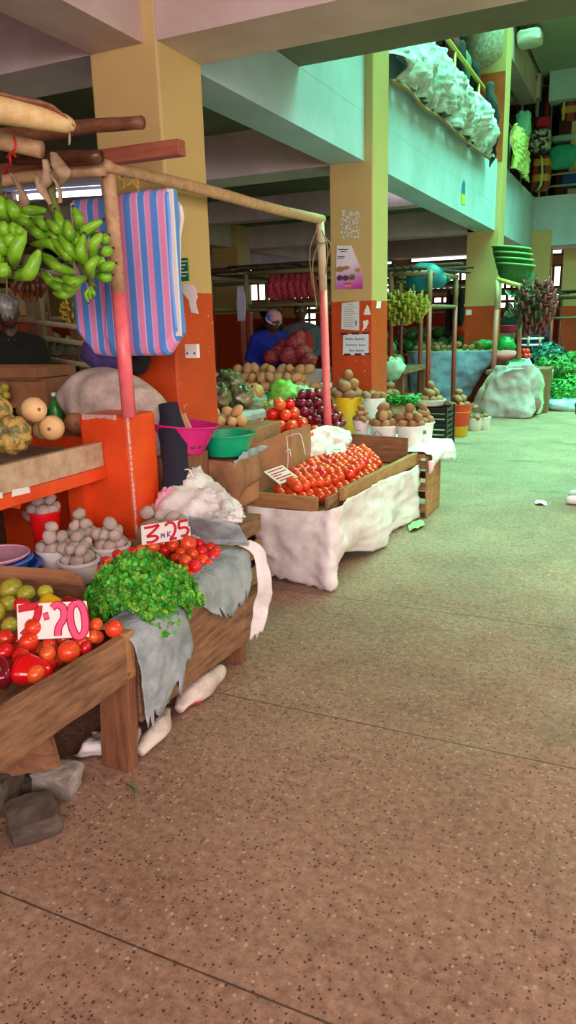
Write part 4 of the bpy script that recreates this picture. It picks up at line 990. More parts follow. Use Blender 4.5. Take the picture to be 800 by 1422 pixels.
wires('red_string', 'red plastic string knotted around the cut log', [[ony(20,190,2.48), ony(22,205,2.46), ony(14,216,2.48), ony(14,226,2.5), ony(8,240,2.6)], [ony(10,218,2.5), ony(16,212,2.48), ony(22,218,2.5)]], .005, mat('red_string_plastic', (220,40,40), .5), 'string')
def rag(name, label, pts, rs, seed, cat='rag'):
    return tag(MB().tube(pts, rs, 10, sub=8, nz=.7, flat=.45).build(name, M_RAG, smooth=True), label, cat)
rag('fibre_rag', 'dry fibre wrapped around the timbers left of the near pole, largest knot', [ony(74,212,2.60), ony(80,228,2.58), ony(90,240,2.57), ony(84,256,2.6)], [.012,.03,.035,.012], 1)
rag('fibre_rag', 'dry fibre strip hanging nearest the left bananas', [ony(15,240,2.6), ony(28,262,2.55), ony(34,278,2.55), ony(30,288,2.55)], [.008,.014,.028,.010], 2)
rag('fibre_rag', 'pale torn fibre dangling down to the bunch stalk', [ony(62,222,2.56), ony(66,248,2.54), ony(60,262,2.55), ony(70,284,2.56)], [.012,.022,.014,.008], 3)
rag('fibre_rag', 'thin twisted fibre hanging to the right bunch', [ony(70,240,2.55), ony(82,262,2.54), ony(84,282,2.55)], [.008,.008,.010], 4)
rag('fibre_rag', 'short dry strip hanging over the lit tube', [ony(97,180,2.52), ony(97,196,2.52), ony(96,202,2.52)], [.003,.006,.002], 5)
rag('fibre_rag', 'brown dry leaf twisted above the right bunch', [ony(52,245,2.55), ony(58,262,2.54), ony(66,278,2.56)], [.012,.02,.01], 6)

# ================================================================== BANANAS
kb = NT('green_banana_skin'); kx = kb.noise(18, 4, .6)
g_ = kb.n.new('ShaderNodeNewGeometry')
oi = kb.n.new('ShaderNodeObjectInfo')
c_ = kb.ramp(kx, [(.3, lin((96, 164, 30))), (.55, lin((132, 194, 44))), (.74, lin((150, 190, 60)))])
c_ = kb.mix(kb.ramp(kb.noise(44, 3, .7), [(.66, (0,0,0)), (.72, (1,1,1))]), c_, lin((110, 90, 40)))
kb.col(c_); kb.b.inputs['Roughness'].default_value = .35; M_BAN = kb.m
M_BANT = mat('banana_tip_black', (60, 50, 30), .8); M_STALK = mat('banana_stalk', (110, 120, 60), .7, (80, 80, 40), 12, bump=.2)
def bunch(name, label, fingers, stalk, r0, m_=M_BAN, seg=6, sm=True, tipm=M_BANT, cat='bananas'):
    root = thing(name, label, cat, stalk[0])
    MB().tube(stalk, [.02,.024,.022,.014][:len(stalk)] if len(stalk) <= 4 else .02, 10, sub=5, nz=.15).build('stalk', M_STALK, root, smooth=True)
    for (a, c, b, r_) in fingers:
        f = banana_mb(a, c, b, r_ or r0, seg).build('banana', m_, root, smooth=sm)
        d = (Vector(b)-Vector(c)).normalized(); MB().tube([Vector(b)-d*.003, Vector(b)+d*.008], [r_*.28 if r_ else r0*.28]*2, 6).build('tip', tipm, f)
    return root
def cp(x, y, Y, dy=0): return ony(x*.2125, 260 + y*.2125, Y + dy)
F = []
for i, (a, c, b, dy) in enumerate((((480,500),(330,370),(200,372),0),((500,560),(370,520),(275,455),-.02),((560,590),(480,618),(402,590),-.05),((560,500),(450,400),(385,310),-.03),((450,330),(370,270),(300,215),-.01),
    ((330,350),(240,300),(172,268),0),((360,310),(280,240),(205,205),.02),((440,320),(400,240),(362,150),0),((500,370),(455,300),(436,212),-.03),((510,300),(512,200),(478,132),.03),((575,520),(525,420),(548,305),-.06),
    ((560,330),(560,280),(672,215),-.01),((600,480),(612,370),(668,298),-.04),((600,590),(590,520),(645,445),-.08),((640,530),(700,520),(755,498),-.04),((640,440),(695,420),(735,400),.03),((630,570),(690,590),(732,575),.0),
    ((480,480),(440,440),(330,330),-.02),((470,660),(380,650),(290,600),.03),((500,670),(420,700),(345,690),.05),((440,620),(330,610),(265,550),.04),((300,150),(190,150),(95,120),.05),((280,200),(170,190),(90,160),.06),
    ((260,250),(160,225),(95,205),.05),((590,300),(680,340),(708,318),.04),((520,640),(460,660),(400,640),.03),((430,560),(330,480),(240,430),.02),((600,520),(655,490),(668,470),-.02),((560,420),(500,350),(520,290),.01),((420,420),(360,330),(290,300),.02))):
    Y = 2.56
    F.append((cp(*a, Y, dy+.02), cp(*c, Y, dy-.04), cp(*b, Y, dy-.02), .0225))
for a, c, b in (((590,650),(560,700),(578,752)),((590,650),(612,690),(612,718)),((600,650),(590,690),(592,735))):
    F.append((cp(*a,2.56), cp(*c,2.55), cp(*b,2.56), .009))
bunch('banana_bunch', 'fanned bunch of green cooking bananas hanging in front of the striped bags', F, [cp(330,-40,2.6), cp(350,120,2.6), cp(460,380,2.62), cp(610,650,2.58)], .022)
F = []
for a, c, b, r_ in (((60,230),(10,140),(0,55),.028),((100,230),(90,150),(45,85),.024),((60,340),(30,280),(25,222),.024),((60,450),(10,390),(0,285),.03),((110,340),(100,280),(78,235),.022),((85,520),(100,420),(168,275),.030),
    ((95,590),(190,560),(260,405),.029),((20,500),(20,540),(75,560),.030),((-40,420),(-30,460),(30,480),.03),((-60,200),(-40,120),(-50,40),.03),((140,330),(130,290),(115,258),.02),((-30,600),(-40,500),(-60,420),.03),((-60,330),(-80,280),(-90,200),.03),((60,400),(60,350),(110,300),.024)):
    F.append((cp(*a,2.3), cp(*c,2.22), cp(*b,2.24), r_))
bunch('banana_bunch', 'bright green banana bunch at the left edge, nearest of the hanging bunches', F, [cp(-20,-60,2.45), cp(-20,150,2.36), cp(0,450,2.34), cp(10,620,2.36)], .028)
M_RIPE = mat('overripe_banana_skin', (120, 66, 26), .5, (40, 24, 16), 14, .35, .6)
F = []
for a, c, b in (((160,560),(90,640),(100,700)),((170,570),(130,650),(150,730)),((180,570),(180,660),(170,735)),((190,570),(220,650),(200,740)),((190,570),(250,640),(240,735)),((200,570),(285,640),(270,715)),((200,580),(240,600),(290,680))):
    F.append((cp(*a,2.62), cp(*c,2.6), cp(*b,2.62), .017))
bunch('banana_bunch', 'small overripe brown banana bunch hanging between the two green bunches', F, [cp(180,440,2.64), cp(180,500,2.64), cp(185,580,2.63)], .017, M_RIPE)
tag(MB().ell(ony(10,425,2.75), (.04,.05,.06), seg=18, rings=14, nz=.5, nf=2.5).build('silver_bag', mat('silvery_plastic', (150,156,150), .3, (70,80,70), 18), smooth=True), 'small crumpled silvery plastic bag hanging at the left edge below the bananas', 'bag')
tag(MB().tube([ony(10,425,2.75), ony(8,330,2.72), ony(8,268,2.7)], .004, 5).build('bag_string', M_TWINE), 'string holding the silvery bag from the timbers', 'string')

# ================================================================== STRIPED BAGS
def stripe_mat(name, dim=1.0):
    k = NT(name); x = k.sep()[0]; f = k.math('FRACT', k.math('ADD', k.math('MULTIPLY', x, 1/.150), .5))
    W_, P_, B_ = lin((236,228,244)), lin((236,148,196)), lin((90,150,232))
    c = k.ramp(f, [(0, B_), (.25, lin((196,190,240))), (.30, P_), (.5, lin((214,200,240))), (.55, B_), (.78, lin((196,190,240))), (.82, P_)], True)
    k.col(c); k.b.inputs['Roughness'].default_value = .45; k.bump(k.noise(30, 5), .2, .006)
    k.b.inputs['Subsurface Weight'].default_value = 0
    return k.m
def flat_bag(name, label, pts, Yf, th, m_, bulge=.02, skew=0, edge=None):
    P = [ony(x, y, Yf) for x, y in pts]; c = sum(P, V())/len(P)
    P = [V((p.x, Yf + (p.x-c.x)*skew, p.z)) for p in P]
    r = thing(name, label, 'bag', (c.x, Yf, min(p.z for p in P))); N = 14; mb = MB(); rings = []
    for k_, (s, d) in enumerate(((.90,-th/2-bulge),(.97,-th/2-bulge*.5),(1.0,-th/3),(1.0,th/3),(.97,th/2))):
        rings.append([c + (p-c)*s + V((0, d + (p.x-c.x)*0, 0)) for p in P])
    mb.loft(rings); mb.build('panel', m_, r, bevel=.004, origin=None); return r, P
M_STR = stripe_mat('striped_plastic_pink_blue')
r, P = flat_bag('striped_bag', 'pink, blue and white striped plastic bag hanging right of the near pole', [(158,272),(200,265),(243,262),(246,300),(248,380),(256,462),(236,493),(160,494),(150,470),(152,380)], 3.06, .05, M_STR)
b = MB(); b.box((P[2].x-.02, 3.022, P[7].z+.09), (P[2].x+.008, 3.034, P[2].z-.005)); b.build('white_edge', M_WHITEP, r)
b = MB().tube([ony(166,268,3.05), ony(170,245,3.04), ony(171,240,3.03)], .004, 5); b.build('carry_strap', M_YTW, r)
b = MB().tube([ony(192,266,3.05), ony(190,255,3.04), ony(192,246,3.03)], .004, 5); b.build('carry_strap', M_YTW, r)
r, P = flat_bag('striped_bag', 'striped plastic bag in shade behind the bananas, left of the near pole', [(104,278),(162,272),(166,380),(166,496),(136,492),(112,462),(106,400)], 3.12, .04, M_STR)
b = MB(); b.box((P[0].x-.002, 3.085, P[5].z), (P[0].x+.022, 3.10, P[0].z-.02)); b.build('white_edge', M_WHITEP, r)
r, P = flat_bag('white_bag', 'plain white plastic bag showing behind the right edge of the striped bag', [(235,266),(252,285),(255,300),(250,330),(250,460),(230,470)], 3.14, .02, M_WHITEP, bulge=.004)

# ================================================================== PEOPLE
M_SKIN = mat('dark_brown_skin', (92, 58, 44), .5, (76, 46, 36), 8)
M_HAIR = mat('black_hair', (18, 16, 16), .9, bump=.6, bscale=120)
M_EYEW = mat('eye_white', (220, 214, 206), .3); M_EYEB = mat('eye_dark', (16, 12, 10), .2)
def person(label, loc, yaw, shirt, trousers, pose, lean=0, hair='short', sit=0, shoes=None, sleeve=1.0, extras=None, scale=1.0):
    """standing figure facing local -Y; joints: pose = dict of (right/left) elbow and hand points"""
    loc = Vector(loc); R = Matrix.Rotation(yaw, 3, 'Z'); s_ = scale
    Rl = Matrix.Rotation(lean, 3, 'X')
    hip = V((0,0,.92))
    def T(p): return loc + R @ (Vector(p)*s_)
    def U(p): p = Vector(p); return T(hip + Rl @ (p - hip))      # upper body leans at the hip
    root = thing('person', label, 'person', loc); b = MB()
    def C(f, a, c, ra, rb): b.cap(f(a), f(c), ra*s_, rb*s_, 14)
    head = V((0, -.02, 1.60)); hd = U(head)
    def flatx(mb, n0, k):      # deepen only in x after building
        pass
    C(U,(0,0,1.46),(0,-.01,1.54),.052,.05)
    b.ell(U((0,-.015,1.62)), (.074*s_,.094*s_,.118*s_), (lean,0,yaw), 18, 14)
    b.ell(U((0,-.06,1.57)), (.052*s_,.05*s_,.058*s_), (lean,0,yaw), 14, 10)          # jaw
    C(U,(0,-.105,1.622),(0,-.122,1.592),.009,.015)                                     # nose
    C(U,(-.018,-.104,1.563),(.018,-.104,1.563),.010,.010)                               # lips
    for sx in (-1,1):
        b.ell(U((sx*.076,0,1.615)), (.012*s_,.022*s_,.032*s_), (lean,0,yaw), 10, 8)
        C(U,(sx*.045,.0,1.42),(sx*.17,.0,1.40),.07,.06)
        C(U,(0,0,1.30),(sx*.11,0,1.34),.11,.10)
        C(U,(sx*.07,0,.98),(sx*.08,0,1.28),.10,.105)
        C(T,(sx*.09,0,.90),(sx*.10,-.01,.50),.088,.058); C(T,(sx*.10,-.01,.49),(sx*.10,.02,.09),.056,.036)
        C(T,(sx*.10,.03,.05),(sx*.11,-.14,.03),.038,.028)
        e, h = pose[0 if sx < 0 else 1]
        C(U,(sx*.185,0,1.39),e,.05,.038); C(U,e,h,.038,.026)
        d = (Vector(h)-Vector(e)).normalized(); a1, a2 = frame(d)
        b.cap(U(Vector(h)), U(Vector(h)+d*.07), .026*s_, .028*s_, 10)
        for i in range(4):
            q = Vector(h)+d*.085+a1*(.012*(i-1.5)*1.3); L_ = (.062,.072,.068,.052)[i]
            C(U,q,q+d*L_*.55-a2*.012,.0088,.0085); C(U,q+d*L_*.55-a2*.012,q+d*L_*.8-a2*.035,.0085,.0075)
        q = Vector(h)+d*.03+a1*sx*-.028; C(U,q,q+d*.045+a1*sx*-.02-a2*.015,.011,.009)
    b.build('body', M_SKIN, root, remesh=.009, sm=2)
    for sx in (-1,1):
        o = MB().ell(U((sx*.030,-.096,1.627)), .0115*s_, seg=12, rings=8).build('eye', M_EYEW, root, smooth=True)
        MB().ell(U((sx*.030,-.1045,1.627)), .0052*s_, seg=8, rings=6).build('pupil', M_EYEB, o, smooth=True)
    if hair == 'short': MB().ell(U((0,.012,1.652)), (.082*s_,.098*s_,.098*s_), (lean-.25,0,yaw), 20, 14, nz=.03, nf=4).build('hair', M_HAIR, root, smooth=True)
    # shirt
    b = MB()
    for sx in (-1,1):
        C(U,(sx*.05,.0,1.425),(sx*.175,.0,1.39),.072,.068); C(U,(0,0,1.29),(sx*.11,0,1.34),.125,.114); C(U,(sx*.07,0,.93),(sx*.08,0,1.28),.117,.12)
        e, h = pose[0 if sx < 0 else 1]; h2 = Vector(e).lerp(h, .85) if sleeve >= 1 else Vector(e)
        C(U,(sx*.185,0,1.39),Vector((sx*.185,0,1.39)).lerp(e,.6) if sleeve < 1 else e,.062,.05)
        if sleeve >= 1: C(U,e,h2,.05,.036)
    b.build('shirt', shirt, root, remesh=.014, sm=3)
    b = MB()
    for sx in (-1,1):
        C(T,(sx*.085,0,.93),(sx*.10,-.01,.50),.11,.075); C(T,(sx*.10,-.01,.50),(sx*.10,.02,.10),.074,.058)
    b.build('trousers', trousers, root, remesh=.014, sm=3)
    for sx in (-1,1):
        sh = MB(); sh.cap(T((sx*.10,.04,.045)), T((sx*.112,-.17,.035)), .045*s_, .036*s_, 12); sh.cap(T((sx*.10,.04,.045)), T((sx*.10,.03,.09)), .045*s_, .042*s_, 12)
        sh.build('shoe', shoes or M_BLACKC, root, remesh=.01, sm=2)
    if extras: extras(root, T, U, s_, yaw, lean)
    return root
rel = [((-.25,.0,1.12),(-.24,-.12,.88)), ((.25,.0,1.12),(.24,-.12,.88))]
work = [((-.24,-.02,1.13),(-.12,-.28,1.06)), ((.24,-.02,1.13),(.12,-.28,1.06))]
p = ony(10, 470, 3.95)
person('person in a black shirt standing behind the counter at the left edge', (p.x-.12, 4.1, 0), .9, M_BLACKC, M_NAVY, work, lean=.0)
# ================================================================== MIDDLE TOMATO STALL
t = thing('market_table', 'low wooden tomato table with a white sack skirt in the middle of the row', 'table', (-1.85, 4.6, 0))
MB().box((-2.18, 3.78, .40), (-1.53, 5.36, .43)).build('table_top', M_W2, t)
MB().bar((-2.20, 3.755, .495), (-1.60, 3.745, .492), .03, .082, wob=.002, seg=6).build('front_board', M_W2X, t, bevel=.004)
MB().bar((-1.515, 3.90, .520), (-1.50, 5.42, .468), .035, .075, wob=.002, seg=8, h2=.095).build('side_board', M_W2, t, bevel=.004)
MB().bar((-1.545, 3.74, .49), (-1.54, 5.38, .46), .02, .09, wob=.003, seg=8).build('inner_board', M_W1, t, bevel=.003)
MB().bar((-2.12, 5.37, .55), (-1.55, 5.37, .53), .02, .20, wob=.002, seg=4).build('back_board', M_W1X, t, bevel=.003)
for x, y in ((-2.13, 3.80), (-1.60, 3.80), (-2.13, 5.3), (-1.56, 5.3)):
    MB().box((x-.035, y-.03, 0), (x+.035, y+.03, .40)).build('leg', M_W1Z, t, bevel=.004)
MB().box((-2.35, 3.80, .33), (-2.10, 3.83, .41)).build('cross_rail', M_W1X, t, bevel=.003)
# skirt
top = [V((-2.06,3.715,.455)), V((-1.85,3.71,.455)), V((-1.62,3.705,.46)), V((-1.50,3.72,.48)), V((-1.475,3.95,.50)), V((-1.475,4.4,.49)), V((-1.465,4.9,.46)), V((-1.465,5.38,.43))]
mid = [V((-2.03,3.72,.33)), V((-1.84,3.70,.33)), V((-1.62,3.70,.33)), V((-1.49,3.70,.32)), V((-1.485,3.98,.33)), V((-1.47,4.45,.33)), V((-1.475,4.95,.31)), V((-1.46,5.38,.30))]
m2 = [V((-1.98,3.74,.18)), V((-1.82,3.72,.18)), V((-1.62,3.70,.17)), V((-1.49,3.69,.16)), V((-1.52,4.02,.18)), V((-1.465,4.5,.18)), V((-1.50,4.95,.16)), V((-1.46,5.40,.15))]
bot = [V((-2.00,3.80,.02)), V((-1.83,3.75,.025)), V((-1.65,3.73,.01)), V((-1.50,3.70,.012)), V((-1.60,4.05,.10)), V((-1.48,4.55,.015)), V((-1.53,4.95,.02)), V((-1.46,5.42,.012))]
tag(S([top, mid, m2, bot], 9, 7, .026, 7, 6, rag=.02).build('sack_skirt', M_SACKD, solid=.002, smooth=True), 'dirty white woven sack hung around the front and side of the tomato table', 'cloth')
tag(MB().ell((-2.02, 3.98, .09), (.10,.12,.11), seg=20, rings=12, nz=.25, nf=2).build('black_bag', M_BLACKC, smooth=True), 'black plastic bag on the floor under the left end of the tomato table', 'bag')
tag(MB().ell((-2.30, 3.95, .06), (.12,.10,.08), seg=20, rings=12, nz=.3, nf=2).build('grey_bag', M_SACKG, smooth=True), 'grey bag on the floor beside the black one under the tomato table', 'bag')
# cardboard wall panels at the back of the tray
c = thing('cardboard_divider', 'tall brown cardboard standing behind the tomatoes, tied with white string', 'cardboard', (-2.17, 4.3, .43))
MB().bar((-2.17, 3.95, .60), (-2.06, 4.38, .63), .008, .30, wob=.002, seg=6, h2=.36).build('panel', M_KRAFT, c)
MB().bar((-2.06, 4.385, .63), (-2.10, 4.80, .64), .008, .36, wob=.002, seg=6, h2=.30).build('panel', M_KRAFT, c)
for L_ in ([(398,605),(400,630),(399,655)],[(400,606),(415,602),(420,612),(424,632)],[(396,628),(402,624),(404,634)]):
    MB().tube([ony(x, y, 4.30) for x, y in L_], .0035, 5, sub=5).build('string', M_WHITEP, c, smooth=True)
tag(S([[ony(324,640,3.40), ony(345,625,3.6), ony(372,618,4.0)], [ony(325,672,3.40), ony(334,662,3.5), ony(352,640,3.8)]], 9, 9, .03, 9, 5, rag=.03).build('plastic_wrap', M_SACKG, solid=.002, smooth=True), 'torn grey white plastic hanging at the left end of the cardboard panel', 'plastic')
tag(S([[ony(428,600,4.85), ony(455,590,5.0), ony(482,598,5.3)], [ony(428,625,4.82), ony(458,622,4.95), ony(484,620,5.3)], [ony(430,655,4.75), ony(460,655,4.9), ony(486,640,5.25)]], 9, 9, .05, 7, 9).build('plastic_wrap', M_SACKD, solid=.002, smooth=True), 'crumpled translucent white plastic around the foot of the far pole', 'plastic')
# tomatoes
def zf(X, Y): return .025*math.exp(-((X+1.85)/.25)**2) 
g = 'tomatoes heaped on the middle tomato table'
heap(K_TOMS, (-1.845, 4.56, .452), .275, .77, .033, 2, 'red tomato in the heap on the table with the white sack skirt', 'tomato', g, jit=.38, zfun=zf, dens=1.9, rot=.09, shrink=2.2)
random.seed(11)
# signs in the tray
A = ony(366, 655, 3.98); U = ony(388,672,3.92)-A
sign('price_sign', 'slanted white card with red lettering lying at the left of the middle tomato tray', A, U, V((.085,.09,.03)), [('lettering', M_REDINK, .010, .0015, [[(.15,.1),(.15,.9)],[(.35,.1),(.35,.9)],[(.5,.1),(.5,.55)],[(.68,.1),(.68,.9)],[(.85,.15),(.85,.85)]])])
A = ony(412, 663, 4.22); U = ony(439,659,4.30)-A
sign('price_sign', 'small white card with a red 7.25 standing in the middle tomato tray', A, U, V((0,.01,.055)), [('digits', M_REDINK, .009, .0015, [[(.08,.85),(.30,.85)],[(.30,.85),(.16,.1)],[(.40,.12),(.42,.12)],[(.50,.8),(.60,.88),(.66,.7),(.50,.12)],[(.50,.12),(.68,.12)],[(.94,.86),(.78,.86)],[(.78,.86),(.76,.5)],[(.76,.5),(.92,.5),(.92,.2),(.76,.12)]])])
A = ony(462, 655, 4.75); U = ony(488,645,4.9)-A
sign('price_sign', 'pale green card with faint green writing leaning behind the tomatoes', A, U, ony(452,622,4.85)-ony(462,655,4.75), [('writing', mat('green_ink', (90,150,110), .7), .006, .0015, [[(.2,.75),(.4,.8),(.7,.72)],[(.15,.5),(.45,.56),(.8,.48)],[(.2,.28),(.5,.32),(.75,.25)]])], card=mat('pale_green_card', (216,226,206), .7))

# second tier behind the tomatoes
tag(MB().box((-3.3, 3.9, 0), (-2.22, 5.43, .64)).box((-3.3, 5.43, 0), (-2.64, 6.4, .64)).build('display_platform', M_CONC), 'broad low platform behind the tomato table carrying the basins, pumpkins and onions', 'platform')
bx = [[V((-2.22,3.42,.775)), V((-2.08,3.41,.782)), V((-1.945,3.41,.775)), V((-1.94,3.52,.775)), V((-1.94,3.70,.77))],
      [V((-2.22,3.395,.70)), V((-2.08,3.385,.70)), V((-1.935,3.39,.70)), V((-1.93,3.52,.70)), V((-1.93,3.70,.70))],
      [V((-2.22,3.395,.585)), V((-2.08,3.38,.59)), V((-1.935,3.385,.58)), V((-1.93,3.52,.62)), V((-1.93,3.70,.64))]]
tag(S(bx, 7, 7, .012, 8, 2).build('burlap_cover', mat('brown_burlap', (168, 120, 84), .9, (130, 90, 62), 7, bump=.5, bscale=160), solid=.004, smooth=True), 'brown burlap folded over the stack below the turquoise green basin', 'burlap')
tag(MB().box((-2.20, 3.48, 0), (-2.04, 3.70, .50)).build('wooden_box', M_W1Z), 'narrow upright wooden box holding up the burlap wrapped stack', 'box')
tag(MB().box((-2.21, 3.41, .502), (-1.95, 3.72, .765)).build('cardboard_stack', M_KRAFT, bevel=.02), 'burlap wrapped stack carrying the turquoise green basin', 'box')
tag(MB().box((-2.29, 3.12, 0), (-2.09, 3.39, .84)).build('wooden_box', M_W1Z), 'narrow wooden box under the magenta basin beside the navy garment', 'box')
c = V((-2.085, 3.59, .785))
r = basin('wash_basin', 'turquoise green plastic basin on the platform behind the tomato table', c, .115, .150, .12, mat('turquoise_green_plastic', (16, 172, 122), .3), lip=.016)
MB().lathe([(.001,.07),(.130,.072),(.134,.065),(.001,.06)], c, 30).build('contents', mat('dark_green_water', (14, 96, 60), .1, bump=.2, bscale=30), r)
c = V((-2.175, 3.29, .845)); M_MAG = mat('magenta_plastic', (214, 30, 130), .35)
r = basin('wash_basin', 'magenta plastic basin holding red onions beside the navy garment', c + V((-.01,.0,.0)), .11, .178, .15, M_MAG, (-.06, .08, 0), lip=.010)
heap(K_ONI, c + V((.035,-.03,.025)), .075, .07, .019, 2, 'small red onion in the magenta basin', 'onion', 'onions in the magenta basin', tilt=2)
for i in range(2):
    tag(MB().bar(ony(249+i*6,572+i*3,3.27), ony(258+i*7,598,3.24), .022, .006, up=(0,1,0)).build('cardboard_strip', mat('pale_cardboard', (226,176,140), .8)), ('pale cardboard strip standing in the magenta basin, left one' if i == 0 else 'pale cardboard strip standing in the magenta basin, right one'), 'cardboard')
# tomatoes, onions, pumpkins
heap(K_TOMS, ony(368,610,4.55)*1 + V((0,0,-.04)), .15, .12, .028, 2, 'tiny red tomato in the low heap right of the turquoise basin', 'tomato', 'small tomatoes right of the turquoise basin', dens=1.9)
def cone(k, c, rx, ry, r, layers, label, cat, group, **kw):
    c = Vector(c); return heap(k, c, rx, ry, r, layers, label, cat, group, **kw)
c = ony(395, 612, 4.95); c.z = .65
cone(K_TOMS, c, .25, .24, .046, 4, 'big red tomato in the pyramid between the turquoise basin and the onions', 'tomato', 'tomato pyramid left of the onions', shrink=1.05, jit=.3)
c = ony(428, 605, 5.5); c.z = .65
cone(K_ONI, c + V((.0,.05,0)),   .29, .30, .038, 5, 'shiny red onion in the big purple heap behind the far pole', 'onion', 'red onion heap behind the far pole', shrink=1.1, tilt=2, hollow=True, jit=.3)
pumpkin('pumpkin', 'grey rounded pumpkin standing on edge behind the turquoise basin', ony(348,564,5.2), .095, .85, M_PGR, rot=(1.35,0,.2))
pumpkin('pumpkin', 'orange tan pumpkin just behind the grey one', ony(352,545,5.4), .085, .8, mat('tan_pumpkin_skin', (214,160,96), .5, (180,120,66), 8), rot=(.6,0,.2))
pumpkin('pumpkin', 'greenish tan pumpkin right of the grey one', ony(373,566,5.3), .085, .75, M_PSTR, rot=(.2,0,.4))
gourd('golden butternut between the grey pumpkin and the tomato pyramid', ony(372,592,4.85), ony(366,583,5.05), .05)
gourd('small golden butternut lying lower beside the tomato pyramid', ony(378,598,4.75), ony(371,601,4.75), .042)
for i, (px, py, Y, r_, lb) in enumerate(((290,574,4.05,.10,'red-brown sweet potato heap left behind the turquoise basin'),(322,574,4.15,.09,'orange-brown sweet potato heap right behind the turquoise basin'))):
    c = ony(px, py+6, Y); c.z = .86
    heap(K_POTY, c, .10, .07, .036, 2, 'knobbly tuber, part of the ' + lb, 'tuber', lb, jit=.2)
M_CLR = mat('cloudy_green_plastic', (120, 118, 76), .22, (44, 60, 36), 16, .4, .6, bump=.5, bscale=24, spec=.8)
for (px, py, Y, rx, rz, lb) in ((272,553,3.80,.085,.10,'large clouded plastic bag of green gourds against the near column'),(302,552,4.22,.095,.095,'clouded plastic bag of gourds in the middle of the three'),(333,552,4.34,.09,.085,'pale plastic bag of gourds left of the grey pumpkin'),(318,538,4.95,.12,.13,'flat plastic bag of greens furthest back behind the gourd bags')):
    p = ony(px, py, Y); 
    tag(MB().ell(p, (rx, .08, rz), (0,.2,.2), 24, 16, nz=.28, nf=2.6, seed=px).build('gourd_bag', M_CLR, smooth=True), lb, 'bag')
tag(MB().box((-2.9, 3.92, .64), (-2.16, 4.45, .86)).build('inner_step', MAT['brown_burlap'] if 'brown_burlap' in MAT else M_KRAFT, bevel=.01), 'raised cloth covered step just beyond the near column, behind the turquoise basin', 'step')
tag(MB().box((-2.29, 3.74, 0), (-2.2, 3.9, .9)).build('wooden_box', M_W1Z), 'narrow box squeezed beside the near column under the clouded bags', 'box')
tag(MB().box((-3.25, 4.78, .64), (-2.66, 6.35, .84)).build('inner_step', M_TARPG, bevel=.02), 'pale cloth covered step under the gourd bags and pumpkins', 'step')
tag(MB().ell(ony(395,550,5.75), (.15,.12,.13), (0,.3,0), 30, 20, nz=.25, nf=3).build('cabbage_bag', mat('lettuce_plastic', (150,214,90), .35, (96,176,60), 16, bump=.5, bscale=30), smooth=True), 'bright light green leafy cabbage in a plastic bag left of the onion heap', 'bag')
tag(MB().ell(ony(422,548,5.8), (.10,.08,.07), (0,.2,0), 20, 14, nz=.3, nf=3).build('cabbage_bag', mat('pale_mint_plastic', (190,226,200), .35, (120,186,140), 16), smooth=True), 'small pale minty plastic bag of leaves behind the onion heap', 'bag')

# row of yellow potatoes behind, on a long table
t = thing('long_table', 'long grey faced table with heaps of yellow potatoes behind the onion heap', 'table', (-3.6, 7.0, 0))
MB().box((-4.8, 6.55, .80), (-2.78, 7.6, .84)).build('table_top', M_TARPG, t); MB().box((-4.8, 6.55, .62), (-2.78, 6.58, .80)).build('apron', mat('grey_apron_board', (130,124,122), .8), t)
for x in (-4.7, -2.9):
    for y in (6.62, 7.5): MB().box((x-.03, y-.03, 0), (x+.03, y+.03, .80)).build('leg', M_W1Z, t)
heap(K_POTY, (-4.05, 6.72, .84), .24, .12, .052, 2, 'yellow potato in the left heap on the long grey table', 'potato', 'left yellow potato heap', jit=.4)
heap(K_POTY, (-3.35, 6.74, .84), .50, .14, .05, 3, 'yellow potato in the right heap on the long grey table', 'potato', 'right yellow potato heap', jit=.4)
tag(S([[V((-4.2,7.0,.98)), V((-3.6,7.0,1.0)), V((-2.9,7.0,1.03))],[V((-4.2,6.92,.90)), V((-3.6,6.9,.9)), V((-2.9,6.9,.9))]], 8, 8, .02, 5, 2).build('white_sheet', M_TARPG, solid=.004, smooth=True), 'pale sheet rolled behind the yellow potatoes on the long table', 'cloth')
M_NET = mat('red_net', (190,62,58), .6, (130,30,40), 30, .4, .6, bump=.6, bscale=70, isl=.2)
i = 0
for (px, py, Y, s) in ((402,494,7.8,.12),(420,490,7.85,.12),(388,490,7.9,.11),(410,478,7.9,.12),(376,496,7.8,.10),(428,500,7.75,.10),(396,482,8.0,.11),(415,468,7.95,.09)):
    i += 1; p = ony(px, py, Y)
    o = tag(MB().ell(p, (s, s*.9, s*.85), (0,0,i), 20, 14, nz=.22, nf=4, seed=i).build('net_bag', M_NET, smooth=True), 'red net bag of onions in the pile behind the yellow potatoes', 'bag', 'red net bags behind the potatoes')
tag(MB().box((-4.3, 7.62, 0), (-3.24, 8.05, .92)).build('back_stand', M_W1X), 'dark wooden stand under the red net bags', 'stand')

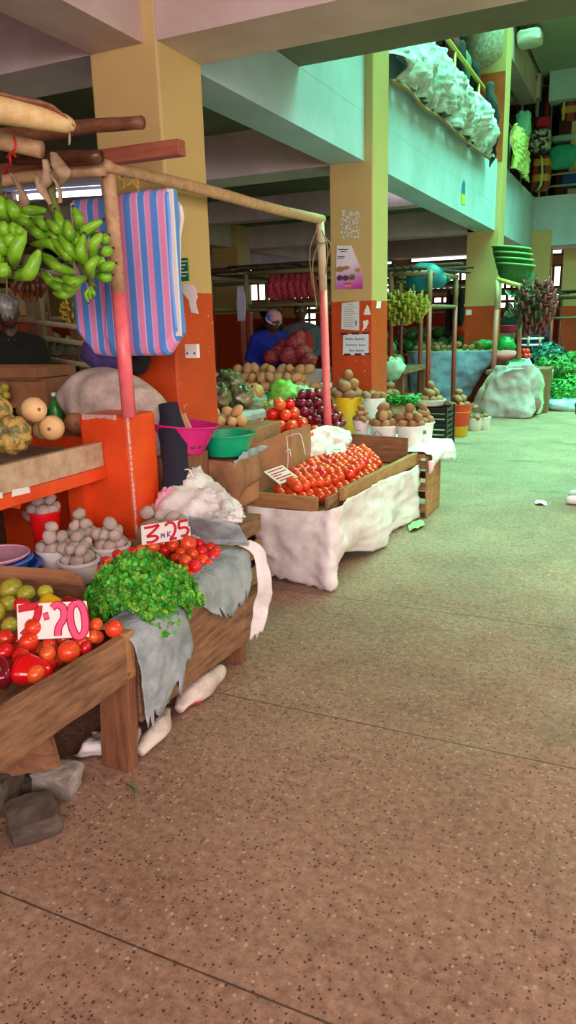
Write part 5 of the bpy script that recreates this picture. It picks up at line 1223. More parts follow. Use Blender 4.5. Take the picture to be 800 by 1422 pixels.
# ---------------- potato bucket table beside the middle column
t = thing('slatted_crate', 'tall slatted wooden crate at the aisle corner under the white potato buckets', 'crate', (-1.55, 5.5, 0))
for i in range(4):
    y = 5.44 + i*.105; MB().bar((-1.42, y+.045, .01), (-1.42, y+.045, .485), .095, .018, up=(1,0,0)).build('slat', M_W2, t, bevel=.003)
for z in (.08, .25, .42):
    MB().box((-1.85, 5.42, z-.03), (-1.425, 5.435, z+.03)).build('slat', M_W1X, t)
    MB().box((-1.85, 5.86, z-.03), (-1.425, 5.875, z+.03)).build('slat', M_W1X, t)
MB().box((-1.85, 5.435, .47), (-1.43, 5.86, .50)).build('lid', M_W2X, t)
tag(MB().box((-2.62, 5.45, .0), (-1.86, 6.6, .50)).build('low_platform', M_CONC, bevel=.01), 'low concrete platform under the yellow potato bucket', 'platform')
cl = S([[V((-2.3,5.42,.52)), V((-2.3,5.7,.525)), V((-2.3,6.1,.53))], [V((-1.8,5.41,.53)), V((-1.8,5.7,.53)), V((-1.8,6.1,.535))], [V((-1.43,5.40,.53)), V((-1.42,5.65,.53)), V((-1.44,5.98,.54))],
        [V((-1.36,5.40,.47)), V((-1.36,5.60,.50)), V((-1.34,5.98,.49))], [V((-1.37,5.36,.37)), V((-1.37,5.55,.44)), V((-1.31,5.98,.38))]], 8, 8, .03, 6, 7, rag=.03)
tag(cl.build('white_cloth', M_SACKW, solid=.003, smooth=True), 'white and pinkish cloth under the potato buckets, draped over the crate corner', 'cloth')
tag(MB().tube([V((-1.38,5.39,.46)), V((-1.37,5.38,.40)), V((-1.39,5.40,.36))], [.05,.045,.01], 10, sub=5, nz=.4, flat=.4).build('pink_cloth', mat('soft_pink_cloth', (238,190,214), .8), smooth=True), 'pale pink cloth corner hanging from the crate', 'cloth')
M_BW = MAT['white_bucket_plastic']
bb = [('yellow_bucket', V((-2.29,6.05,.50)), .10, .135, .36, mat('strong_yellow_plastic', (240,190,20), .35), 'tall yellow bucket heaped with big brown potatoes in front of the middle column', .055, 4, 'big potatoes on the yellow bucket'),
      ('b', V((-2.03,6.0,.50)), .075, .10, .36, M_BW, 'tall white bucket right of the yellow one', .04, 1, 'potatoes on the tall white bucket'),
      ('b', V((-1.985,5.56,.54)), .05, .066, .19, M_BW, 'small white bucket with a red band of print, leftmost of the front row', .028, 3, 'potatoes on the small bucket with the red band'),
      ('b', V((-1.80,5.56,.535)), .085, .108, .16, M_BW, 'white bucket with a round printed logo, second of the front row', .042, 4, 'potatoes on the bucket with the round logo'),
      ('b', V((-1.60,5.60,.535)), .085, .104, .16, M_BW, 'plain white bucket on the crate corner', .038, 4, 'potatoes on the plain white bucket'),
      ('b', V((-1.56,5.82,.535)), .07, .09, .16, M_BW, 'white bucket with dark letters, furthest right on the cloth', .036, 3, 'potatoes on the bucket with dark letters')]
for n_, c, r0, r1, h, m_, lb, pr, ly, gl in bb:
    r = bucket('bucket', lb, c, r0, r1, h, m_, n_ == 'yellow_bucket', ha=.9, hm=M_BLACKINK)
    if 'red band' in lb:
        for dz in (.095,):
            pts = [c + V((math.cos(t_)*.0615, math.sin(t_)*.0615, dz+.02)) for t_ in [-2.1+i*.12 for i in range(8)]]; MB().tube(pts, .008, 6, flat=.3).build('red_print', M_REDINK, r)
    if 'logo' in lb:
        pts = [c + V((math.sin(.35*math.cos(t_)-.2)*.103, -math.cos(.35*math.cos(t_)-.2)*.103, .08+.04*math.sin(t_))) for t_ in [.2+i*.36 for i in range(9)]]; MB().tube(pts, .0025, 5).build('logo_ring', M_BLUEINK, r)
        for i in range(5):
            a_ = -.36+i*.09; MB().tube([c + V((math.sin(a_)*.1, -math.cos(a_)*.1, .06)), c + V((math.sin(a_)*.1, -math.cos(a_)*.1, .08))], .0025, 5).build('letter', M_REDINK, r)
    if 'dark letters' in lb:
        for i in range(3):
            a_ = .25+i*.16; MB().tube([c + V((math.sin(a_)*.085, -math.cos(a_)*.085, .07)), c + V((math.sin(a_)*.085, -math.cos(a_)*.085, .10))], .005, 5).build('letter', mat('dark_blue_print', (50,70,120), .5), r)
    potheap(K_POTB, c, r1, h, pr, ly, 'brown potato, one of the ' + gl, 'potato', gl)
M_GREEN = mat('leafy_green', (50, 150, 46), .5, isl=.35)
pts = [(ony(558,558,6.3) + V((random.gauss(0,.07), random.gauss(0,.06), random.uniform(-.03,.06))), (0,0,1)) for _ in range(260)]
leaf_mass('parsley_bunch', 'small bright green herb bunch behind the plain white bucket', 'herbs', pts, .04, M_GREEN, root=tuple(ony(558,562,6.3)))
q_ = ony(558,566,6.3); tag(MB().box((q_.x-.16, 6.18, 0), (q_.x+.14, 6.45, q_.z-.085)).build('wooden_box', M_W1), 'wooden box under the small herb basket behind the white buckets', 'box')
tag(MB().ell(ony(558,566,6.3)-V((0,0,.02)), (.13,.10,.06), seg=16, rings=8).build('herb_basket', M_RAG, smooth=True), 'low woven basket holding the small herb bunch', 'basket')
tag(S([[onz(500,712,.0)+V((0,0,.01)), onz(505,706,.01)]*1+[onz(512,704,.01)],[onz(566,742,.012), onz(575,735,.03), onz(586,726,.012)],[onz(570,746,.01), onz(580,738,.02), onz(590,730,.01)]], 6, 6, .01, 12, 3).build('green_scrap', mat('pale_green_plastic', (150,214,130), .6), solid=.002) if False else
    S([[onz(567,730,.012), onz(575,724,.02), onz(588,722,.012)],[onz(568,737,.012), onz(578,733,.03), onz(590,729,.012)]], 7, 7, .015, 14, 3).build('green_scrap', mat('pale_green_plastic', (150,200,130), .6), solid=.002), 'scrap of pale green plastic on the floor by the crate corner', 'plastic')

# ================================================================== SMALL GOODS FURTHER ALONG THE AISLE
def open_crate(name, label, lo, hi, m_, n=4):
    lo, hi = Vector(lo), Vector(hi); c = (lo+hi)/2; c.z = lo.z; r = thing(name, label, 'crate', c); h = (hi.z-lo.z)/n
    for i in range(n):
        z = lo.z+i*h+.006
        b = MB(); rr = [V((lo.x,lo.y,z)), V((hi.x,lo.y,z)), V((hi.x,hi.y,z)), V((lo.x,hi.y,z))]
        def rect(z_, o_): return [V((lo.x+o_,lo.y+o_,z_)), V((hi.x-o_,lo.y+o_,z_)), V((hi.x-o_,hi.y-o_,z_)), V((lo.x+o_,hi.y-o_,z_))]
        b.loft([rect(z,0), rect(z+h*.62,0), rect(z+h*.62,.012), rect(z,.012)], cap=False, closed=True); b.build('slat_band', m_, r)
    for x, y in ((lo.x,lo.y),(hi.x,lo.y),(hi.x,hi.y),(lo.x,hi.y)): MB().box((x-.012,y-.012,lo.z),(x+.012,y+.012,hi.z)).build('corner_post', m_, r)
    MB().box((lo.x,lo.y,lo.z),(hi.x,hi.y,lo.z+.01)).build('base', m_, r); return r
M_BLKP = mat('black_plastic', (24,26,26), .4)
open_crate('plastic_crate', 'black plastic crate standing on the floor, lower of the two stacked', (-2.42, 8.45, 0), (-1.99, 8.85, .25), M_BLKP)
open_crate('plastic_crate', 'black plastic crate stacked on the other black crate', (-2.42, 8.45, .25), (-1.99, 8.85, .50), M_BLKP)
tag(MB().ell((-2.27, 8.62, .33), (.10,.08,.06), seg=14, rings=8).build('yellow_bundle', M_YEL, smooth=True), 'yellow bundle inside the upper black crate', 'bundle')
r = bucket('tub', 'low white tub of brown potatoes on the black crates', (-2.22, 8.62, .505), .15, .17, .07, M_BW, False, cat='tub')
heap(K_POTB, (-2.22, 8.62, .53), .15, .15, .05, 4, 'brown potato heaped on the low white tub over the black crates', 'potato', 'potatoes over the black crates', dens=1.9)
tag(MB().box((-3.0, 8.2, 0), (-2.46, 9.1, .46)).build('wooden_box', M_W1, bevel=.005), 'wooden box left of the black crates under the heaped tubers', 'box')
carton('carton_tray', 'open carton tray on the wooden box left of the black crates', (-2.95, 8.3, .462), (-2.50, 8.9, .62), 0)
heap(K_POTB, (-2.72, 8.6, .50), .20, .22, .055, 5, 'brown tuber piled in the carton tray left of the black crates', 'potato', 'tubers in the carton tray', dens=1.9)
tag(MB().ell(ony(546,512,8.0), (.13,.10,.12), seg=20, rings=14, nz=.25, nf=2).build('vegetable_bag', mat('minty_plastic_bag', (170,214,190), .4, (120,180,150), 10), smooth=True), 'knotted minty plastic bag just right of the middle column', 'bag')
tag(MB().box((-3.2, 7.75, 0), (-2.62, 8.15, .82)).build('wooden_box', M_W1), 'tall wooden box behind the middle column under the minty bag', 'box')
heap(K_TOMS, ony(546,506,8.0)+V((0,0,-.0)), .08, .07, .022, 2, 'red tomato on the minty bag right of the middle column', 'tomato', 'tomatoes on the minty bag')
tag(MB().tube([onz(548,600,.0)+V((0,0,.03)), V((-2.62,7.6,.5)), V((-2.66,7.7,.9))], [.06,.07,.05], 10, sub=4, nz=.2).build('blue_cloth', mat('deep_teal_cloth', (20,70,90), .8), smooth=True), 'dark teal cloth hanging beside the tall wooden box', 'cloth')
r = bucket('bucket', 'yellow bucket with an orange red rim bucket inside, on the aisle floor', (-2.10, 9.6, 0), .115, .15, .33, mat('deep_yellow_plastic', (222,178,14), .35), True, ha=1.4, hm=M_BLACKINK)
r = bucket('bucket', 'orange red bucket nested in the yellow bucket', (-2.10, 9.6, .10), .125, .17, .32, mat('orange_red_plastic', (228,64,40), .35), False)
heap(K_POTB, (-2.10, 9.6, .36), .16, .16, .05, 3, 'potato in the orange red bucket on the floor', 'potato', 'potatoes in the nested buckets')
for (px, py, Y, s, lb) in ((659,597,10.3,.10,'small white bucket of brown potatoes right of the yellow bucket'),(673,596,10.5,.075,'smaller white bucket of brown potatoes, last in the floor row')):
    c = onz(px, py, 0); c.z = 0
    bucket('bucket', lb, c, s*.85, s, .17, M_BW, False); heap(K_POTB, c + V((0,0,.145)), s-.02, s-.02, .04, 3, 'brown potato on the ' + lb, 'potato', 'potatoes on the ' + lb)

# ---------------- blue cloth stall
ty = 12.25
def stall(name, label, lo, hi, m_):
    t = thing(name, label, 'stall', ((lo[0]+hi[0])/2, (lo[1]+hi[1])/2, 0))
    MB().box((lo[0], lo[1], hi[2]-.05), hi).build('table_top', m_, t)
    for x in (lo[0]+.06, hi[0]-.06):
        for y in (lo[1]+.06, hi[1]-.06): MB().box((x-.04, y-.04, 0), (x+.04, y+.04, hi[2]-.05)).build('leg', M_W1Z, t)
    return t
stall('market_table', 'wooden table under the blue grey cloth before the far column', (-3.6, 12.3, 0), (-2.1, 13.1, .94), M_W1)
q = [[ony(565,487,12.35), ony(590,488,12.2), ony(640,487,12.2), ony(688,486,12.2)], [ony(566,505,12.3), ony(592,512,12.15), ony(640,514,12.14), ony(684,503,12.18)],
     [ony(567,530,12.3), ony(594,535,12.12), ony(638,533,12.14), ony(668,522,12.25)], [ony(575,556,12.3), ony(596,560,12.12), ony(628,558,12.14), ony(650,550,12.3)]]
tag(S(q, 9, 9, .04, 3.5, 3).build('blue_cloth', M_TARPB, solid=.004, smooth=True), 'wide blue grey cloth hanging over the table before the far column', 'cloth')
q = [[V((-3.58,12.22,.965)), V((-2.8,12.2,.962)), V((-2.1,12.2,.962))], [V((-3.58,12.9,.97)), V((-2.8,12.9,.97)), V((-2.1,12.9,.97))]]
tag(S(q, 6, 6, .006, 3, 1).build('green_cloth', mat('yellow_green_cloth', (170,200,90), .8), solid=.004, smooth=True), 'yellow green cloth strip on top of the blue cloth table', 'cloth')
random.seed(3)
for i in range(44):
    x = -3.5 + 1.35*random.random(); y = 12.3 + .35*random.random()
    K_POTB.put((x, y, 1.015 + (.05 if i > 30 else 0)), (random.random(),random.random(),random.random()*6), .045, 'small tuber spread on the blue cloth table', 'tuber', 'tubers on the blue cloth table')
M_GBAG = mat('green_plastic_bag', (30,170,84), .35, (18,120,54), 8, bump=.2)
tag(MB().ell(ony(672,478,12.5), (.18,.12,.075), seg=20, rings=12, nz=.15, nf=2).build('green_bag', M_GBAG, smooth=True), 'flat bright green plastic bag on the blue cloth table by the far column', 'bag')
tag(MB().ell(ony(702,480,12.6), (.16,.12,.14), (0,.3,0), seg=20, rings=12, nz=.25, nf=2.4).build('green_bag', M_GBAG, smooth=True), 'crumpled green plastic bag right of the pink pole in front of the far column', 'bag')
tag(MB().box((-2.1, 12.3, 0), (-1.75, 13.0, .86)).build('wooden_box', M_W1), 'wooden box right of the far column under the crumpled green bag', 'box')
# poles, rail, basket stack
fr = thing('stall_frame', 'pink and grey pole frame carrying the stack of green baskets at the far column', 'frame', (-2.1, 12.0, 0))
a = ony(685,515,12.0); MB().tube([V((a.x,12.0,0)), ony(686,500,12.0), ony(690,430,12.0)], .04, 10).build('pole', mat('dull_pink_paint', (190,110,100), .5), fr, smooth=True)
MB().tube([ony(690,430,12.0), ony(692,388,12.0)], .036, 10).build('pole', M_CREAMP, fr, smooth=True)
MB().tube([ony(691,388,12.0), ony(725,398,11.9)], .035, 10).build('rail', mat('yellow_green_pole', (190,190,90), .5), fr, smooth=True)
MB().tube([V((ony(721,480,11.9).x,11.9,0)), ony(721,480,11.9), ony(722,440,11.9)], .036, 10).build('pole', MAT['dull_pink_paint'], fr, smooth=True)
MB().tube([ony(722,440,11.9), ony(724,396,11.9)], .045, 10).build('pole', mat('grey_pole_wrap', (120,120,124), .6), fr, smooth=True)
MB().ell(ony(723,437,11.9), .07, seg=14, rings=10, nz=.2).build('knot', mat('mint_knot', (150,200,170), .7), fr, smooth=True)
MB().tube([ony(691,388,12.0), ony(692,392,13.1)], .03, 8).build('rail', M_POLEW, fr); MB().tube([ony(724,397,11.9), ony(724,398,13.1)], .03, 8).build('rail', M_POLEW, fr)
M_BASK = mat('green_basket_plastic', (70,130,70), .5, (44,96,50), 40, bump=.6, bscale=60)
for i in range(4):
    c = ony(712 - i, 392, 12.5) + V((-.015*i, 0, .0 + i*.085))
    b = thing('round_basket', ['lowest', 'second lowest', 'second highest', 'topmost'][i] + ' of the four stacked green baskets beside the far column', 'basket', c, )
    MB().lathe([(.001,0),(.15,0),(.24,.10),(.285,.25),(.30,.25),(.30,.268),(.27,.268),(.225,.11),(.14,.012),(.001,.012)], c, 28, rot=(0,.12,0)).build('woven_body', M_BASK, b, smooth=True)
    MB().tube([c + Euler((0,.12,0)).to_matrix() @ V((.295*math.cos(t_), .295*math.sin(t_), .262)) for t_ in [2*PI*j/28 for j in range(29)]], .014, 6, cap=False).build('rim', mat('light_green_rim', (120,190,110), .5), b, smooth=True)
M_DRB = mat('red_brown_banana', (140,70,60), .45, (80,30,34), 10, isl=.3)
def hanging(name, label, c, w, h, n, m_, r_=.022, L=.10, cat='bananas', seed=1, stalk=True):
    random.seed(seed); c = Vector(c); root = thing(name, label, cat, c - V((0,0,h)))
    if stalk: MB().tube([c + V((0,0,.12)), c - V((0,0,h*.9))], [.015,.02], 8).build('stalk', M_STALK, root)
    for i in range(n):
        t_ = (i+.5)/n; a_ = i*2.4; q = w*(.55+.45*math.sin(PI*min(1,t_*1.15)))
        p = c - V((0,0,h*t_)); d = V((math.cos(a_), math.sin(a_), 0))
        banana_mb(p + d*q*.35, p + d*q*.9 - V((0,0,.0)), p + d*q + V((0,0,L*.6)), r_, 5).build('banana', m_, root, smooth=True)
    return root
hanging('banana_bunch', 'large red brown hanging bunch right of the green baskets', ony(746,392,11.6), .30, .75, 90, M_DRB, .03, .14, seed=5)
pts = [(ony(732,425,11.5) + V((random.gauss(0,.10), random.gauss(0,.06), random.gauss(0,.14))), (random.gauss(0,1),-1,0)) for _ in range(160)]
leaf_mass('dried_leaves', 'dark green leaves hanging against the left side of the red brown bunch', 'leaves', pts, .11, mat('dark_leaf', (34,90,50), .5, isl=.3), root=tuple(ony(732,440,11.5)), lobes=1)
# far grey cloth stall on the aisle
stall('market_table', 'wooden table under the grey cloth at the end of the row', (-2.15, 11.62, 0), (-1.5, 12.2, .70), M_W1)
q = [[ony(690,508,11.62), ony(708,508,11.58), ony(722,508,11.56), ony(738,506,11.6), ony(747,512,12.1)],
     [ony(678,525,11.6), ony(700,530,11.54), ony(720,532,11.52), ony(737,530,11.56), ony(750,532,12.0)],
     [ony(662,548,11.6), ony(692,555,11.52), ony(718,556,11.50), ony(736,556,11.54), ony(748,552,12.0)],
     [ony(652,570,11.7), ony(686,579,11.55), ony(712,580,11.52), ony(735,580,11.52), ony(745,570,12.0)]]
tag(S(q, 9, 8, .05, 4, 9).build('grey_cloth', M_TARPG, solid=.004, smooth=True), 'pale grey cloth hung to the floor over the last aisle table', 'cloth')
q = [[ony(704,510,11.5), ony(712,500,11.9), ony(735,498,12.1)], [ony(690,520,11.5), ony(712,514,11.48), ony(742,508,11.6)]]
tag(S(q, 8, 8, .03, 6, 4).build('mint_sheet', mat('mint_sheet_cloth', (196,226,216), .7), solid=.004, smooth=True), 'pale mint sheet folded on top of the grey cloth table', 'cloth')
q = [[ony(742,512,12.1), ony(758,516,12.4), ony(768,512,12.8)], [ony(746,540,12.0), ony(758,540,12.3), ony(764,535,12.8)], [ony(742,574,11.9), ony(750,575,12.1), ony(760,562,12.6)]]
tag(S(q, 9, 8, .04, 5, 4).build('green_cloth', mat('faded_green_cloth', (170,196,160), .8), solid=.004, smooth=True), 'faded green cloth on the aisle side of the grey cloth table', 'cloth')
tag(MB().ell(ony(742,562,11.8), (.10,.09,.13), seg=16, rings=10, nz=.2).build('red_grey_bundle', mat('reddish_sacking', (170,120,116), .8, (120,70,70), 14), smooth=True), 'reddish grey bundle at the foot of the grey cloth table', 'bundle')
tag(MB().ell(ony(703,494,12.35), (.22,.16,.09), seg=20, rings=10, nz=.1).build('pink_cloth', mat('salmon_cloth', (220,130,136), .8), smooth=True), 'salmon pink cloth behind the grey cloth table beside the pink pole', 'cloth')
tag(MB().box((-1.74, 12.22, 0), (-1.3, 12.95, .68)).build('wooden_box', M_W1), 'wide wooden box behind the grey cloth table under the salmon cloth', 'box')
heap(K_TOMS, ony(727,498,12.2), .16, .10, .045, 2, 'orange fruit in the small pile behind the mint sheet', 'fruit', 'orange fruit on the last table')
tag(MB().ell(ony(718,505,11.9), (.16,.10,.07), seg=18, rings=10, nz=.2).build('green_bag', M_GBAG, smooth=True), 'green plastic bag on the mint sheet of the last aisle table', 'bag')
tag(MB().tube([ony(690,512,11.9), ony(680,525,11.5), ony(675,540,11.46), ony(670,556,11.44)], .018, 8, sub=5, nz=.5).build('rope', M_TWINE, smooth=True), 'knotted rope hanging from the pink pole over the grey cloth', 'rope')
# greens beyond
tag(MB().box((-1.28, 13.3, 0), (.6, 14.9, .5)).build('low_platform', M_W1, bevel=.02), 'low wooden platform beyond the grey cloth table, carrying the kale', 'platform')
def greens(label, px, py, Y, sx, sz, n, size, m_, name='kale_bunch', sy=None, seed=2, zmin=None):
    random.seed(seed); c = ony(px, py, Y); pts = []
    for _ in range(n):
        a_ = random.uniform(0, 2*PI); b_ = random.uniform(0, PI/2); q = V((math.cos(a_)*math.cos(b_), math.sin(a_)*math.cos(b_), math.sin(b_)))
        p = c + V((q.x*sx, q.y*(sy or sx), q.z*sz)) * random.uniform(.75, 1.02)
        pts.append((p, q))
    o = leaf_mass(name, label, 'greens', pts, size, m_, root=tuple(c), lobes=1)
    MB().ell(c, (sx*.8, (sy or sx)*.8, sz*.8), seg=16, rings=8, nz=.1).build('leaf_core', m_, o, smooth=True); return o
M_KALE = mat('kale_green', (54,130,60), .5, isl=.35); M_SPIN = mat('spinach_green', (48,150,52), .5, isl=.4)
greens('heap of long kale stalks on the platform beyond the grey cloth table', 772, 512, 13.5, .40, .22, 600, .085, M_KALE)
greens('dark cabbages heap behind the kale near the aisle end', 760, 494, 13.9, .35, .20, 420, .09, mat('blue_green_cabbage', (44,110,104), .5, isl=.3), 'cabbage_heap', seed=4)
greens('dark green watermelon leaves at the right edge above the spinach', 798, 505, 14.2, .35, .2, 300, .09, M_KALE, seed=8)
tag(MB().ell(ony(790,560,12.9)*1, (.62,.40,.16), seg=30, rings=14, nz=.2, nf=2).build('plastic_sheet', mat('bluish_white_plastic', (190,214,220), .35, (150,190,200), 5, bump=.3, bscale=12), smooth=True), 'bluish white plastic sheet on the floor under the spinach at the right edge', 'plastic sheet')
greens('big heap of bright green spinach on the floor at the right edge', 792, 548, 12.9, .48, .30, 1300, .065, M_SPIN, 'spinach_heap', seed=6, sy=.35)
# ================================================================== PEOPLE IN THE HALL
def apron(root, T, U, s, yaw, lean):
    b = MB()
    for sx in (-1,1):
        b.cap(U((sx*.065,-.045,.98)), U((sx*.06,-.05,1.30)), .112, .10, 12)
    b.cap(U((0,-.06,.70)), U((0,-.05,1.0)), .15, .15, 12)
    b.build('apron', mat('red_apron_cloth', (186,34,36), .8), root, remesh=.014, sm=3)
p = ony(420, 440, 8.8)
person('woman in a red apron over grey sleeves standing behind the red net bags', (p.x, 8.75, 0), .35, mat('grey_sleeve_cloth', (84,88,104), .85), M_NAVY, work, extras=apron)
def cap(root, T, U, s, yaw, lean):
    b = MB(); b.ell(U((0,.01,1.665)), (.092,.108,.085), (lean,0,yaw), 18, 12)
    b.build('headscarf', mat('pink_blue_scarf', (222,150,160), .7, (110,130,210), 9, .45, .55), root, smooth=True)
    MB().tube([U((.085*math.cos(t), .01+.10*math.sin(t), 1.625)) for t in [2*PI*i/20 for i in range(21)]], .012, 6).build('scarf_band', M_CARD, root, smooth=True)
p = ony(350, 470, 8.1)
person('person in a bright blue top and a colourful headscarf bending over the stall', (p.x, 8.35, 0), .9, mat('royal_blue_cloth', (20,40,170), .8), M_NAVY, work, lean=.55, extras=cap, hair='none')
def vest(root, T, U, s, yaw, lean):
    for z in (.99, 1.10):
        pts = [U((.185*math.cos(t), .125*math.sin(t), z)) for t in [2*PI*i/20 for i in range(21)]]; MB().tube(pts, .022, 6, flat=1).build('reflective_band', M_CARD, root, smooth=True)
    for sx in (-1,1): MB().tube([U((sx*.10,.125,1.0)), U((sx*.10,.135,1.25)), U((sx*.10,.06,1.44))], .022, 6, sub=3).build('reflective_strap', M_CARD, root, smooth=True)
p = ony(736, 470, 13.6)
person('person in a navy jacket with white reflective bands behind the last tables', (p.x, 13.9, 0), .4+PI, mat('navy_jacket', (24,36,84), .8), M_NAVY, rel, extras=vest)
p = ony(395, 430, 10.2)
person('dark clothed person standing deep in the hall between the stall frames', (p.x-.4, 10.4, 0), 2.6, mat('charcoal_cloth', (44,44,54), .85), M_BLACKC, rel)
p = ony(700, 455, 15.5)
person('person in black far behind the far column by the pink basin', (p.x, 16.0, 0), .5, M_BLACKC, M_BLACKC, rel)
p = onz(798, 700, 0)
person('person at the right edge of the aisle, only a white shoe in view', (p.x+.135, p.y+.10, 0), -PI/2, mat('grey_shirt', (130,130,136), .8), mat('dark_red_skirt', (120,50,44), .8), rel, shoes=M_WHITEP)

# ================================================================== STALL FRAMES AND GOODS IN THE HALL
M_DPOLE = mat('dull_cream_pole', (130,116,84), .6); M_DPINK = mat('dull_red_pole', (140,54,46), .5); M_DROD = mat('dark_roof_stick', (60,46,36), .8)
def hall_frame(label, x0, x1, y0, y1, h, sticks=5, seed=1):
    random.seed(seed); r = thing('stall_frame', label, 'frame', ((x0+x1)/2, (y0+y1)/2, 0))
    for x in (x0, x1):
        for y in (y0, y1):
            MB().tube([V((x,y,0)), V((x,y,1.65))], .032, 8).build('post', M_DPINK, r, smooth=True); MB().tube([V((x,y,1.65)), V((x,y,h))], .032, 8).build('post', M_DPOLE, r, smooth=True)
    for (a, b) in (((x0,y0),(x1,y0)),((x0,y1),(x1,y1)),((x0,y0),(x0,y1)),((x1,y0),(x1,y1))):
        MB().tube([V((*a,h-.03)), V((*b,h-.03))], .028, 8).build('rail', M_DPOLE, r, smooth=True)
        MB().tube([V((*a,h-.42)), V((*b,h-.42))], .022, 8).build('rail', M_DPOLE, r, smooth=True)
    for i in range(sticks):
        x = x0 + (x1-x0)*(i+.5)/sticks; MB().tube([V((x-.1,y0-.3,h+.02)), V((x+random.uniform(-.3,.3),y1+.3,h+.04))], .02, 6).build('roof_stick', M_DROD, r, smooth=True)
    for i in range(3):
        y = y0 + (y1-y0)*(i+.3)/3; MB().tube([V((x0-.3,y,h+.06)), V((x1+.3,y+random.uniform(-.2,.2),h+.07))], .02, 6).build('roof_stick', M_DROD, r, smooth=True)
    return r
xa = ony(322, 500, 8.0).x
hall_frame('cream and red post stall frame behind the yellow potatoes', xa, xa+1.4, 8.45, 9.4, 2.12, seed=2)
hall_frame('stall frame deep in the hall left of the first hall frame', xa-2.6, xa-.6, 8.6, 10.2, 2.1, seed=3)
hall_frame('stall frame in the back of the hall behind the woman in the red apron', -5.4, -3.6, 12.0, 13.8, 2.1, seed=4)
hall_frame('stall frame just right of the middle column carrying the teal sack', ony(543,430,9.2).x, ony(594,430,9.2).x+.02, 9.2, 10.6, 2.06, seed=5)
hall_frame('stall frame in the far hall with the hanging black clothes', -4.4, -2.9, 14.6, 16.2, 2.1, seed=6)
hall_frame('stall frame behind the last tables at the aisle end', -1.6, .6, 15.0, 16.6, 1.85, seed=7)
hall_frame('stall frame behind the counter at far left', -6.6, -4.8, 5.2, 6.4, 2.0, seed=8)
# hanging red bunches on the first hall frame rail
i = 0
for k_ in range(7):
    p = ony(378 + k_*9, 388, 8.45); p.z = 2.06
    tag(MB().tube([p, p - V((0,0,.05)), p - V((0,0,.18)), p - V((0,0,.30))], [.012,.05,.085,.03], 12, sub=5, nz=.4).build('net_bag', M_NET, smooth=True), 'dark red net of onions hanging in the row behind the far pole', 'bag', 'nets hanging from the first hall frame')
tag(S([[ony(329,398,8.4), ony(337,396,8.4)], [ony(329,420,8.4), ony(342,418,8.4)], [ony(330,446,8.4), ony(341,446,8.4)]], 8, 8, .02, 5, 3).build('white_bag', mat('lavender_white_bag', (196,192,220), .6), solid=.004, smooth=True), 'limp lavender white bag hanging from the first hall frame post', 'bag')
hanging('banana_bunch', 'yellow green banana bunch hanging just right of the middle column', ony(556,408,8.9), .22, .36, 60, mat('yellow_green_banana', (170,160,50), .45, (110,120,40), 10, isl=.25), .022, .1, seed=6)
hanging('banana_bunch', 'second yellow green banana bunch hanging beside the cream post', ony(574,410,9.0), .20, .32, 50, MAT['yellow_green_banana'], .022, .1, seed=7)
hanging('banana_bunch', 'small yellow banana bunch hanging far behind the bananas and striped bag', ony(98,418,5.2), .10, .22, 30, mat('ripe_yellow_banana', (214,180,60), .45), .014, .06, seed=8)
p = ony(592, 386, 9.5)
t = thing('teal_sack', 'full teal blue sack with a pointed tied end lying on the hall frame roof', 'sack', p - V((0,0,.18)))
MB().tube([p + V((-.24,0,0)), p + V((-.20,0,.0)), p + V((-.08,0,.01)), p + V((.08,0,.01)), p + V((.19,0,-.03)), p + V((.27,0,-.03))], [.06,.14,.175,.165,.10,.02], 18, sub=5, nz=.08).build('sack_body', mat('teal_sack_cloth', (20,140,150), .5, (14,100,120), 5, bump=.3), t, smooth=True)
MB().ell(p + V((.28,0,-.03)), .03, seg=10, rings=8).build('tied_end', mat('teal_tie', (16,90,100), .6), t)
tag(MB().tube([ony(546,366,9.3), ony(545,376,9.3), ony(547,384,9.3), ony(547,394,9.3)], [.02,.05,.07,.03], 12, sub=4, nz=.2).build('black_bag', M_BLACKC, smooth=True), 'small black bag on the frame left of the teal sack', 'bag')
for k_, (px, w) in enumerate(((624,.10),(632,.12),(641,.12))):
    p = ony(px, 402, 14.5); tag(MB().tube([p, p-V((0,0,.15)), p-V((0,0,.5)), p-V((0,0,.85-.1*k_))], [.03,w,w*1.1,w*.9], 12, sub=4, nz=.2, flat=.5).build('black_garment', M_BLACKC, smooth=True), 'black garment hanging in the far hall left of the far column, ' + ('leftmost of three', 'middle of three', 'rightmost of three')[k_], 'garment')
# hall tables with produce
random.seed(21)
def hall_table(label, lo, hi, m_=None): return stall('market_table', label, lo, hi, m_ or M_W1)
hall_table('dark hall table behind the middle column carrying cabbages', (-4.0, 9.3, 0), (-2.75, 10.5, .86))
M_CAB = mat('cabbage_green', (96,150,84), .5, (60,110,60), 8, bump=.3)
K_CAB = kind([plain('cabbage', MB().ell((0,0,0), (1,1,.92), seg=18, rings=12, nz=.12, nf=2.5), M_CAB, 'cabbage')])
heap(K_CAB, (-3.15, 9.6, .86), .32, .26, .105, 3, 'green cabbage in the heap on the dark hall table right of the middle column', 'cabbage', 'cabbages on the dark hall table')
hall_table('hall table under the dark produce left of the far column', (-4.5, 13.2, 0), (-3.05, 14.2, .9))
K_WM = kind([plain('watermelon', MB().ell((0,0,0), (1.25,1,.95), seg=18, rings=12), mat('watermelon_skin', (30,76,40), .35, (66,130,60), 12), 'watermelon')])
heap(K_WM, (-3.75, 13.5, .9), .50, .25, .12, 2, 'dark green watermelon on the hall table left of the far column', 'watermelon', 'watermelons in the hall')
hall_table('hall table behind the blue person with dark greens', (-5.7, 8.7, 0), (-4.2, 9.8, .85))
